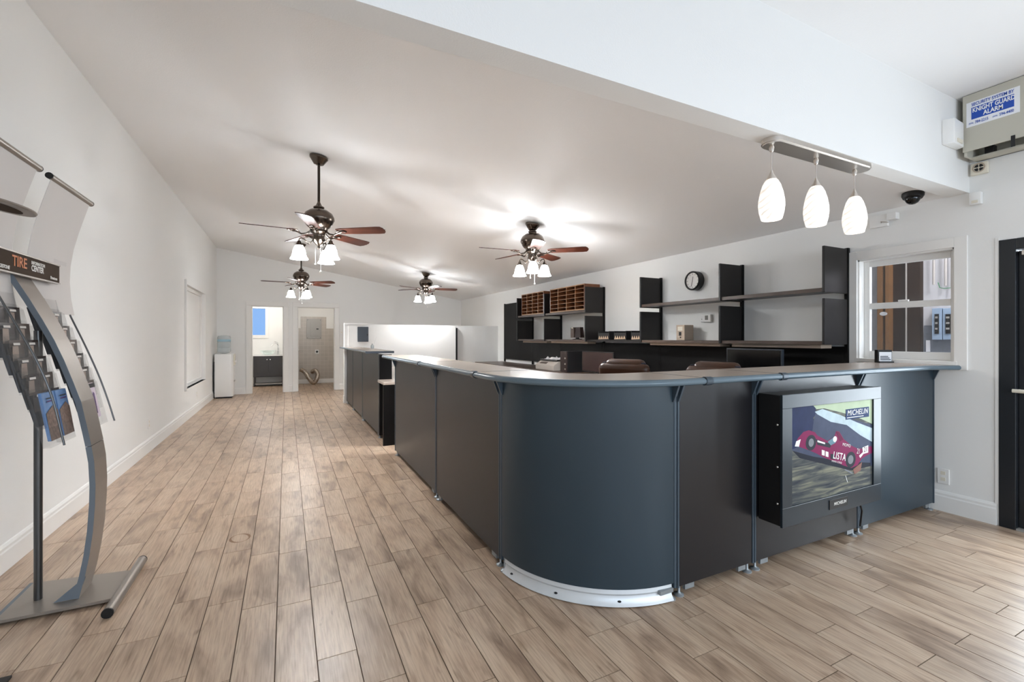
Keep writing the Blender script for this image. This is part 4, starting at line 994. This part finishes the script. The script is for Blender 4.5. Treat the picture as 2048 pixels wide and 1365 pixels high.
st0 = onX(1933, 208, ax); st1 = onX(2040, 178, ax); sz0 = onX(1932, 257, ax).z; sz1 = st0.z
sk_ = MB().box(ax-.0015, ax, st1.y, st0.y, sz0, sz1).build('sticker', 'sticker_white', al)
YD = (0, -1, 0); wS = st0.y-st1.y; hS = sz1-sz0; yc = (st0.y+st1.y)/2
def stext(t, size, fy_, fz_, m='sticker_blue', sx=1.0, b=0.0): return text(t, size, (ax-.003, st0.y-wS*fy_, sz0+hS*fz_), YD, UPZ, m, 'lettering', sk_, extr=.0004, sx=sx, bold=b)
MB().box(ax-.0022, ax-.0015, st0.y-wS*.90, st0.y-wS*.10, sz0+hS*.28, sz0+hS*.76).build('blue_band', 'sticker_blue', sk_, bevel=0)
stext('SECURITY SYSTEM BY', .031, .50, .875, sx=.70, b=.0004)
stext('KNIGHT GUARD', .042, .52, .63, 'sticker_white', sx=.66, b=.0012); stext('ALARM', .042, .52, .41, 'sticker_white', sx=.72, b=.0012)
stext('(559)', .014, .095, .13, sx=.8); stext('784-2215', .027, .30, .13, sx=.66, b=.0002); stext('(559)', .014, .555, .13, sx=.8); stext('594-4400', .027, .765, .13, sx=.66, b=.0002)
tp = onX(2026, 280, ax-.002)
MB().box(ax-.003, ax-.0005, tp.y-.010, tp.y+.010, az0-.05, tp.z+.03).build('black_tape', 'black', al)
# motion sensor on the header
s0, s1 = onY(1883, 290, BY0), onY(1912, 253, BY0)
ms = thing('motion_sensor', 'white boxy motion sensor on the header beside the alarm box', 'sensor', ((s0.x+s1.x)/2, BY0-.03, s0.z))
MB().prism([(s0.x, BY0), (s1.x, BY0), (s1.x-.02, BY0-.05), (s0.x+.03, BY0-.06)], s0.z, s1.z, 'z').build('body', 'white_plastic', ms, bevel=.008, smooth=True)
MB().box(s0.x+.07, s0.x+.15, BY0-.062, BY0-.05, s0.z+.015, s0.z+.04).build('lens', 'off_white', ms)
def dev_on_wall(name, label, cat, ua, va, ub, vb, d, m):
    a = onX(ua, va, XR); b = onX(ub, vb, XR)
    t = thing(name, label, cat, (XR-d/2, (a.y+b.y)/2, min(a.z, b.z)))
    MB().box(XR-d, XR-.001, min(a.y, b.y), max(a.y, b.y), min(a.z, b.z), max(a.z, b.z)).build('body', m, t, bevel=.006, smooth=True)
    return t, min(a.y, b.y), max(a.y, b.y), min(a.z, b.z), max(a.z, b.z)
t, y0, y1, z0, z1 = dev_on_wall('alarm_siren', 'cream square siren with round grille below the alarm box', 'siren', 1944, 354, 1979, 322, .03, 'off_white')
yc_, zc_ = (y0+y1)/2, (z0+z1)/2
GR = Matrix.Translation((XR-.031, yc_, zc_+.005)) @ Matrix.Rotation(R(-90), 4, 'Y')
MB().lathe([(.030, 0), (.034, 0), (.034, .004), (.030, .004), (.030, 0)], 24, close=False).xf(GR).build('grille_ring', 'beige_metal', t)
for k in range(4): MB().prism([(.008*math.cos(q), .008*math.sin(q)) for q in (k*PI/2+.25, k*PI/2+1.3)] + [(.026*math.cos(q), .026*math.sin(q)) for q in (k*PI/2+1.35, k*PI/2+.8, k*PI/2+.2)], .0, .002, 'z').xf(GR).build('grille_slot', 'shelf_laminate', t)
t, y0, y1, z0, z1 = dev_on_wall('motion_sensor', 'white wall sensor with curved front under the end of the header', 'sensor', 1943, 413, 1967, 384, .045, 'white_plastic')
MB().box(XR-.049, XR-.045, y0+.015, y1-.015, z0+.01, z0+.03).build('lens', 'off_white', t)
t, y0, y1, z0, z1 = dev_on_wall('vent_box', 'white painted box with small hook high on the wall above the window', 'box', 1743, 459, 1779, 428, .035, 'white_plastic')
MB().tube([(XR-.04, y0+.04, z0+.03), (XR-.07, y0+.03, z0+.035), (XR-.06, y0-.02, z0+.02)], .004, 6).build('hook', 'nickel', t)
MB().box(XR-.06, XR-.001, y0-.07, y0-.005, z0+.04, z1-.005).build('clip', 'white_plastic', t, bevel=.004)
# dome camera on the ceiling
dc = (4.30, 1.76); dz = ceil_z(dc[0])
dm = thing('dome_camera', 'black dome security camera on the ceiling beside the pendant lamp', 'camera', (dc[0], dc[1], dz-.09))
dmx = Matrix.Translation((dc[0], dc[1], dz)) @ Matrix.Rotation(math.atan(-(ZR-ZL)/(XR-XL)), 4, 'Y')
MB().lathe([(.068, .0), (.068, -.018), (.060, -.034), (.040, -.036)], 28).xf(dmx).build('base', 'black', dm, smooth=True)
MB().lathe([(.048, -.034), (.046, -.050), (.036, -.068), (.020, -.080), (.002, -.084)], 28, close=False).xf(dmx).build('dome', 'dome_black', dm, smooth=True)
# power outlets and switches
def plate(label, loc, axis, w=.07, h=.115, cat='outlet', holes=2, name='power_outlet'):
    x, y, z = loc; t = thing(name, label, cat, loc)
    def bxx(a0, a1, d0, d1, z0_, z1_, nm, m, bev=0.0):
        if axis == 'xl': b_ = MB().box(XL+d0, XL+d1, y+a0, y+a1, z+z0_, z+z1_)
        elif axis == 'xr': b_ = MB().box(XR-d1, XR-d0, y+a0, y+a1, z+z0_, z+z1_)
        else: b_ = MB().box(x+a0, x+a1, y-d1, y-d0, z+z0_, z+z1_)
        b_.build(nm, m, t, bevel=bev)
    bxx(-w/2, w/2, 0.001, .007, 0, h, 'cover', 'trim_paint', .002)
    for k in range(holes): bxx(-.014, .014, .007, .0085, h*(.2+.4*k), h*(.2+.4*k)+.026, 'socket', 'off_white')
    return t
o1 = onX(297, 858, XL); plate('white power outlet on the left wall nearer the display stand', (XL, o1.y, o1.z), 'xl')
o2 = onX(393, 796, XL); plate('white power outlet on the left wall below the window', (XL, o2.y, o2.z), 'xl')
o3 = onX(1887, 968, XR); plate('white power outlet low on the wall beside the counter end', (XR, o3.y, o3.z), 'xr')
o4 = onY(683, 668, YB); plate('white light switch on the back wall right of the utility doorway', (o4.x, YB, o4.z), 'y', holes=1, cat='switch', name='light_switch')

# ================================================================== BACK ROOMS' CONTENTS
# water cooler
wc = thing('water_cooler', 'white floor standing water cooler with a clear bottle in the corner', 'water cooler', (-1.21, 11.85, 0))
MB().prism([(-1.40, 11.70), (-1.09, 11.70), (-1.05, 11.76), (-1.05, 11.98), (-1.09, 12.04), (-1.40, 12.04)], 0.03, 0.97, 'z').build('body', 'white_plastic', wc, bevel=.012, smooth=True)
MB().box(-1.38, -1.08, 11.72, 12.02, 0, .03).build('base', 'black', wc)
MB().box(-1.052, -1.03, 11.75, 11.99, .72, .96).build('tap_panel', 'off_white', wc, bevel=.006)
for y in (11.82, 11.92): MB().box(-1.03, -1.0, y-.015, y+.015, .78, .82).build('tap', 'white_plastic', wc, bevel=.003)
MB().box(-1.045, -1.035, 11.76, 11.98, .35, .38).build('door_handle', 'panel_grey', wc)
MB().box(-1.415, -1.40, 11.74, 12.0, .10, .80).build('rear_grille', 'slate', wc)
wbt = thing('water_bottle', 'clear ribbed water bottle on top of the water cooler', 'bottle', (-1.24, 11.87, .97))
MB().lathe([(.03, 0), (.10, .02), (.13, .05), (.13, .12), (.125, .13), (.13, .14), (.13, .24), (.125, .25), (.13, .26), (.13, .36), (.115, .40), (.02, .41)], 24, (-1.24, 11.87, .97)).build('shell', 'bottle_plastic', wbt, smooth=True)
MB().lathe([(.1315, .27), (.1315, .32)], 24, (-1.24, 11.87, .97), close=False).build('label_band', 'bottle_label', wbt, smooth=True)
# vanity with vessel sink
vy0, vy1 = 14.0, 14.44
va = thing('bathroom_vanity', 'dark grey two door bathroom vanity under the window', 'vanity', (-.42, 14.22, 0))
vx0, vx1 = -.80, -.07; vz0, vz1 = .26, .83
MB().box(vx0, vx1, vy0+.02, vy1, vz0, vz1).build('body', 'vanity_wood', va)
for a, b, kx in ((vx0+.01, (vx0+vx1)/2-.003, (vx0+vx1)/2-.04), ((vx0+vx1)/2+.003, vx1-.01, (vx0+vx1)/2+.04)):
    d = MB().box(a, b, vy0, vy0+.02, vz0+.02, vz1-.02).build('door', 'vanity_wood', va, bevel=.003)
    f_ = MB(); 
    for q in ((a, b, vz1-.08, vz1-.02), (a, b, vz0+.02, vz0+.08)): f_.box(q[0], q[1], vy0-.008, vy0, q[2], q[3])
    f_.box(a, a+.06, vy0-.008, vy0, vz0+.08, vz1-.08).box(b-.06, b, vy0-.008, vy0, vz0+.08, vz1-.08).build('door_frame', 'vanity_wood', d)
    MB().ellipsoid((kx, vy0-.022, vz1-.10), (.018, .018, .018), 10, 8).build('knob', 'chrome', d, smooth=True)
for x in (vx0+.01, vx1-.04):
    for y in (vy0+.02, vy1-.03): MB().box(x, x+.03, y, y+.03, 0, vz0).build('leg', 'vanity_wood', va)
MB().box(vx0, vx1, vy0+.03, vy1, .06, .08).build('lower_shelf', 'panel_grey', va)
MB().box(vx0-.01, vx1+.01, vy0-.01, vy1, vz1, vz1+.02).build('vanity_top', 'porcelain', va)
sv = thing('vessel_sink', 'clear glass bowl sink on the vanity', 'sink', (-.46, 14.2, vz1+.02))
MB().lathe([(.05, 0), (.10, .015), (.17, .07), (.205, .125), (.20, .125), (.165, .075), (.10, .022), (.02, .015)], 28, (-.46, 14.2, vz1+.021)).build('bowl', 'glass_green', sv, smooth=True)
MB().lathe([(.03, 0), (.03, .01), (.001, .01)], 16, (-.46, 14.2, vz1+.036)).build('drain', 'chrome', sv)
fc = thing('faucet', 'tall curved chrome faucet beside the glass sink', 'faucet', (-.21, 14.3, vz1+.02))
MB().lathe([(.03, 0), (.03, .015), (.016, .03), (.022, .09), (.014, .11), (.022, .15), (.014, .20), (.014, .28)], 16, (-.21, 14.3, vz1+.0205)).build('column', 'chrome', fc, smooth=True)
MB().tube([(-.21, 14.3, vz1+.28), (-.25, 14.28, vz1+.34), (-.32, 14.25, vz1+.33), (-.37, 14.23, vz1+.27)], .011, 8).build('spout', 'chrome', fc, smooth=True)
MB().tube([(-.21, 14.3, vz1+.29), (-.22, 14.3, vz1+.36), (-.30, 14.30, vz1+.385)], .008, 8).build('lever', 'chrome', fc, smooth=True)
# electric panel on the tiled wall
UYF = BR1-.042
e0, e1 = onY(613, 678, UYF), onY(643, 638.5, UYF)
ep = thing('electric_panel', 'grey flush electric panel cover on the tiled wall', 'electric panel', ((e0.x+e1.x)/2, UYF, e0.z))
MB().box(e0.x, e1.x, UYF-.015, UYF-.001, e0.z, e1.z).build('cover', 'panel_grey', ep, bevel=.004)
MB().box(e0.x+.10, e1.x-.03, UYF-.022, UYF-.015, e0.z+.07, e1.z-.07).build('door', 'panel_grey', ep, bevel=.003)
MB().box(e0.x+.26, e0.x+.32, UYF-.026, UYF-.022, (e0.z+e1.z)/2-.02, (e0.z+e1.z)/2+.01).build('latch', 'black', ep)
for x in (e0.x+.03, e1.x-.03):
    for z in (e0.z+.03, e1.z-.03): MB().ellipsoid((x, UYF-.016, z), (.008, .004, .008), 8, 6).build('screw', 'slate', ep)
q0 = onY(634, 708, UYF)
do = thing('dryer_outlet', 'square outlet with black round socket on the tiled wall', 'outlet', (q0.x, UYF, q0.z))
MB().box(q0.x-.05, q0.x+.05, UYF-.008, UYF-.001, q0.z, q0.z+.12).build('cover', 'white_plastic', do, bevel=.003)
MB().lathe([(.032, 0), (.032, .006), (.001, .006)], 18).xf(Matrix.Translation((q0.x, UYF-.008, q0.z+.06)) @ Matrix.Rotation(R(90), 4, 'X')).build('socket', 'black', do)
# foil dryer duct lying on the floor
def bend(pts, n):
    out = []; P = [Vector(p) for p in pts]; P = [P[0]*2-P[1]] + P + [P[-1]*2-P[-2]]
    for i in range(1, len(P)-2):
        for k in range(n):
            t_ = k/n; a, b, c, d = P[i-1], P[i], P[i+1], P[i+2]
            out.append(.5*((2*b)+(-a+c)*t_+(2*a-5*b+4*c-d)*t_*t_+(-a+3*b-3*c+d)*t_**3))
    out.append(P[-2]); return out
dpth = bend([(.36, 14.22, .42), (.46, 14.16, .36), (.56, 14.05, .20), (.66, 13.98, .065), (.74, 14.02, .10), (.80, 14.12, .26), (.74, 14.26, .38), (.66, 14.38, .33)], 14)
tag(MB().tube(dpth, [.055+.006*(k % 2) for k in range(len(dpth))], 14, caps=False).build('dryer_duct', 'duct_foil', smooth=True), 'crinkled silver foil dryer duct bent on the utility room floor', 'duct')

# ================================================================== BROCHURE STAND
SY = 3.07
ds = thing('brochure_stand', 'tall curved metal brochure stand with banners against the left wall', 'display stand', (-.95, SY, 0))
COLP = [(-.926, .026), (-.905, .12), (-.886, .228), (-.872, .35), (-.864, .48), (-.862, .58), (-.867, .70), (-.878, .78), (-.891, .86), (-.917, 1.006), (-.948, 1.11), (-.980, 1.213), (-1.017, 1.315), (-1.060, 1.415), (-1.106, 1.513), (-1.150, 1.600), (-1.18, 1.66)]
def colx(z):
    for (xa, za), (xb, zb) in zip(COLP[:-1], COLP[1:]):
        if za <= z <= zb: return xa+(xb-xa)*(z-za)/(zb-za)
    return COLP[-1][0] - (z-COLP[-1][1])*.45
lo_ = [p for p in COLP if p[1] <= .78]; hi_ = [(x, z) for x, z in COLP if z >= .78]
MB().sweep(lo_, SY-.083, SY+.083, .020).build('column', 'stand_metal', ds)
MB().sweep([(hi_[0][0], .783)] + hi_[1:], SY-.083, SY+.083, .020).build('column', 'stand_metal', ds)
MB().sweep(lo_, SY-.086, SY-.083, .023).build('column_edge', 'stand_edge', ds)
MB().sweep([(hi_[0][0], .783)] + hi_[1:], SY-.086, SY-.083, .023).build('column_edge', 'stand_edge', ds)
MB().prism([(-1.02, .028), (-.93, .028), (-.90, .13)], SY-.083, SY-.077, 'y').build('gusset', 'stand_edge', ds)
bpv = [(-1.20, 2.915), (-.775, 2.915), (-.775, 3.225), (-1.20, 3.285)]
MB().add([(x, y, z) for z in (.012, .026) for x, y in bpv], [(0,3,2,1),(4,5,6,7),(0,1,5,4),(1,2,6,5),(2,3,7,6),(3,0,4,7)]).build('base_plate', 'stand_metal', ds)
MB().box(-1.22, -1.19, 2.90, 3.30, 0.0, .022).build('rear_foot', 'stand_edge', ds)
fb = MB().tube([(-.757, 2.775, .024), (-.757, 3.345, .024)], .0235, 16).build('front_tube', 'stand_metal', ds, smooth=True)
for yy in (2.768, 3.344): MB().tube([(-.757, yy, .024), (-.757, yy+.008, .024)], .024, 16).build('end_cap', 'black', fb)
MB().tube([(-1.105, SY, .02), (-1.105, SY, 1.36)], .0165, 14).build('rear_pole', 'stand_tube', ds, smooth=True)
# sign
sgx = -1.135
sg = MB().box(sgx-.012, sgx, SY-.32, SY+.325, 1.628, 1.722).build('sign', 'sign_brown', ds)
for z in (1.622, 1.722): MB().box(sgx-.014, sgx+.004, SY-.322, SY+.327, z, z+.007).build('sign_rail', 'stand_metal', sg)
YU = (0, 1, 0)
def sgt(t, size, y, z, m='sign_white', sx=1.0, b=0.0, al_='LEFT'): return text(t, size, (sgx+.0012, y, z), YU, UPZ, m, 'lettering', sg, align=al_, extr=.0004, sx=sx, bold=b)
sgt('TIRE', .070, SY-.165, 1.682, 'sign_orange', .98, .001); sgt('INFORMATION', .024, SY+.012, 1.698, sx=.86, b=.0004); sgt('CENTER', .040, SY+.012, 1.671, sx=.86, b=.0012)
sgt('BRIDGESTONE', .022, SY-.31, 1.645, sx=.85, b=.0006); sgt('Firestone', .022, SY+.215, 1.648, sx=.95, b=.0006)
# two roll banners above the sign
for s, y0, y1 in ((-1, SY-.62, SY-.055), (1, SY+.055, SY+.60)):
    path = [(-1.085, 2.142), (-1.108, 2.06), (-1.135, 1.96), (-1.158, 1.86), (-1.172, 1.76), (-1.176, 1.66), (-1.170, 1.56), (-1.155, 1.46)]
    bn = MB().sweep(path, y0+.02, y1-.02, .003).build('banner', 'banner', ds, smooth=True)
    MB().sweep(path[:2], y0+.022, y1-.022, -.001).build('banner_hem', 'sign_white', bn)
    MB().tube([(-1.083, y0+.002, 2.152), (-1.083, y1-.002, 2.152)], .016, 14).build('roller', 'stand_metal', bn, smooth=True)
    for yy in (y0-.004, y1-.003): MB().tube([(-1.083, yy, 2.152), (-1.083, yy+.007, 2.152)], .0165, 14).build('roller_cap', 'black', bn)
    if s > 0:
        for a0, a1, c0, c1 in ((.08, .48, 2.02, 2.10), (.52, .92, 1.98, 2.09), (.10, .90, 1.90, 1.965), (.55, .85, 1.70, 1.80)):
            pth = [(x+.0035, z) for x, z in path]
            def bxz(z):
                for (xa, za), (xb, zb) in zip(path[:-1], path[1:]):
                    if zb <= z <= za: return xb+(xa-xb)*(z-zb)/(za-zb)
                return path[-1][0]
            yy0, yy1 = y0+(y1-y0)*a0, y0+(y1-y0)*a1
            MB().add([(bxz(c0)+.0012, yy0, c0), (bxz(c0)+.0012, yy1, c0), (bxz(c1)+.0012, yy1, c1), (bxz(c1)+.0012, yy0, c1)], [(0, 1, 2, 3)]).build('faded_picture', 'paper_faded' if 'paper_faded' in M else 'sign_white', bn)
# oval plate on top
ovm = Matrix.Translation((-1.03, 2.53, 1.85)) @ Matrix.Rotation(R(8), 4, 'Y')
ov = MB().lathe([(.001, 0), (.16, 0), (.165, .006), (.16, .012), (.001, .012)], 40).xf(ovm @ Matrix.Diagonal((.62, 1.0, 1, 1))).build('oval_plate', 'stand_metal', ds)
MB().lathe([(.001, -.001), (.12, -.001), (.12, -.0005), (.001, -.0005)], 40).xf(ovm @ Matrix.Translation((.0, 0, 0)) @ Matrix.Diagonal((.5, 1.0, 1, 1))).build('oval_badge', 'sign_brown', ov)
MB().tube([(-1.06, 2.56, 1.836), (-1.15, 2.60, 1.90)], .006, 8).build('oval_stay', 'stand_metal', ov)
# pockets: seven rows of four
ROWS = 7; PHT = .235; PHALF = .36
pocket_w = (PHALF-.088)/2
colours = {}
for r in range(ROWS):
    zt1 = 1.54 - r*.0765
    xb = colx(zt1-.02) - .05
    lean = 0.30
    for c in range(4):
        ya = SY-PHALF+c*pocket_w if c < 2 else SY+.088+(c-2)*pocket_w
        yb = ya+pocket_w-.004
        last = r == ROWS-1
        h = .245 if last else PHT
        pk = MB()
        # clear tray: back sheet, front sheet and side cheeks
        x0_, x1_ = xb-.027, xb
        zb_ = zt1-h
        sh_ = .10                  # the tray leans: bottom stands forward
        pk.add([(x1_+sh_*.5, ya, zb_), (x1_+sh_*.5, yb, zb_), (x1_, yb, zt1-.005), (x1_, ya, zt1-.005),
                (x0_+sh_*.5, ya, zb_), (x0_+sh_*.5, yb, zb_), (x0_, yb, zt1+.02), (x0_, ya, zt1+.02)],
               [(0,1,2,3), (5,4,7,6), (4,0,3,7), (1,5,6,2), (4,5,1,0)])
        pko = pk.build('pocket', 'acrylic' , ds)
        # printed header card inside
        MB().add([(x1_-.006, ya+.006, zt1-.085), (x1_-.006, yb-.006, zt1-.085), (x1_-.012, yb-.006, zt1+.004), (x1_-.012, ya+.006, zt1+.004)], [(0,1,2,3)]).build('header_card', 'monitor_dark' if (r+c) % 3 else 'shelf_edge', pko)
        MB().add([(x1_-.003, ya+.02, zt1-.018), (x1_-.003, ya+.075, zt1-.018), (x1_-.004, ya+.075, zt1-.008), (x1_-.004, ya+.02, zt1-.008)], [(0,1,2,3)]).build('header_label', 'sign_white', pko)
        if not last:
            # stack of leaflets in the tray
            br = MB().add([(x1_-.010+sh_*.42, ya+.01, zb_+.01), (x1_-.010+sh_*.42, yb-.012, zb_+.01), (x1_-.014+.004, yb-.012, zt1-.06), (x1_-.014+.004, ya+.01, zt1-.06),
                           (x0_+.002+sh_*.42, ya+.01, zb_+.01), (x0_+.002+sh_*.42, yb-.012, zb_+.01), (x0_+.002, yb-.012, zt1-.06), (x0_+.002, ya+.01, zt1-.06)],
                          [(0,1,2,3), (5,4,7,6), (4,0,3,7), (1,5,6,2), (4,5,1,0), (3,2,6,7)]).build('leaflet_stack', 'brochure_dark')
            tag(br, 'dark leaflet stack in the %s row of the brochure stand, %s pocket' % (('top', 'second', 'third', 'fourth', 'fifth', 'sixth')[r], ('outer left', 'inner left', 'inner right', 'outer right')[c]), 'leaflets', 'leaflet stacks in the brochure stand')
            wd_ = .055; 
            MB().add([(x1_-.004+sh_*.02, ya+.012, zt1-.088), (x1_-.004+sh_*.02, ya+.012+wd_, zt1-.088), (x1_-.004, ya+.012+wd_*.9, zt1-.022), (x1_-.004, ya+.014, zt1-.022)], [(0,1,2,3)]).build('pocket_front', 'pocket_card', pko)
def leaflet(label, ya, yb, zb_, zt1, x, kind):
    t = thing('travel_leaflet', label, 'leaflet', (x, (ya+yb)/2, zb_))
    d = .035
    MB().add([(x+d, ya, zb_), (x+d, yb, zb_), (x, yb, zt1), (x, ya, zt1), (x+d-.012, ya, zb_), (x+d-.012, yb, zb_), (x-.012, yb, zt1), (x-.012, ya, zt1)], [(0,1,2,3), (5,4,7,6), (4,0,3,7), (1,5,6,2), (4,5,1,0), (3,2,6,7)]).build('cover', kind, t)
    return t, d
zt1 = 1.54-6*.0765; xq = colx(zt1-.02)-.05-.006
for ya, yb, lab in ((SY-PHALF+.03, SY-PHALF+.03+.12, 'blue sky town leaflet in the lowest left pocket, nearer the edge'), (SY-PHALF+.165, SY-PHALF+.165+.115, 'blue sky town leaflet in the lowest left pocket, beside the column')):
    t, d = leaflet(lab, ya, yb, zt1-.22, zt1-.005, xq+.012, 'brochure_blue')
    def lf(f, t_): x = xq+.012+d*(1-f)*.9+.0012; return (x+d*.07, t_, zt1-.22+.215*f)
    MB().add([lf(.0, ya+.002), lf(.0, yb-.002), lf(.60, yb-.002), lf(.72, (ya+yb)/2+.02), lf(.66, (ya+yb)/2-.01), lf(.58, ya+.002)], [(0,1,2,3,4,5)]).build('town_picture', 'brochure_town', t)
    for f in (.86, .80): MB().add([lf(f, ya+.03), lf(f, yb-.02), lf(f+.03, yb-.02), lf(f+.03, ya+.03)], [(0,1,2,3)]).build('title', 'brochure_purple' if f < .85 else 'slate', t)
ya = SY+.088+pocket_w*.7; yb = ya+.10
t, d = leaflet('pale leaflet with a purple lavender picture in the lowest right pocket', ya, yb, zt1-.20, zt1-.01, xq+.012, 'brochure_pink')
def lf(f, t_): x = xq+.012+d*(1-f)*.9+.0012; return (x+d*.07, t_, zt1-.20+.19*f)
MB().add([lf(.12, ya+.045), lf(.12, ya+.065), lf(.70, ya+.07), lf(.76, ya+.055), lf(.68, ya+.04)], [(0,1,2,3,4)]).build('lavender_picture', 'brochure_purple', t)
MB().add([lf(.88, ya), lf(.88, yb), lf(1.0, yb), lf(1.0, ya)], [(0,1,2,3)]).build('title_band', 'black', t)
for y, pp in ((SY-PHALF-.004, ((-14, 572), (0, 596), (40.6, 664), (75, 725), (104, 795), (128.7, 891))), (SY+PHALF+.004, ((140, 630), (145, 641), (172, 695), (196.5, 749), (214, 795), (229, 842)))):
    MB().tube(bend([onY(u_, v_, y) for u_, v_ in pp], 5), .0045, 8).build('side_rod', 'stand_tube', ds, smooth=True)

# dark mat corner at the lower left edge of the view
mt = onZ(24, 1356, 0)
tag(MB().box(-1.42, mt.x, 1.55, mt.y, 0.001, .010).build('floor_mat', 'black'), 'black rubber floor mat at the lower left corner', 'mat')
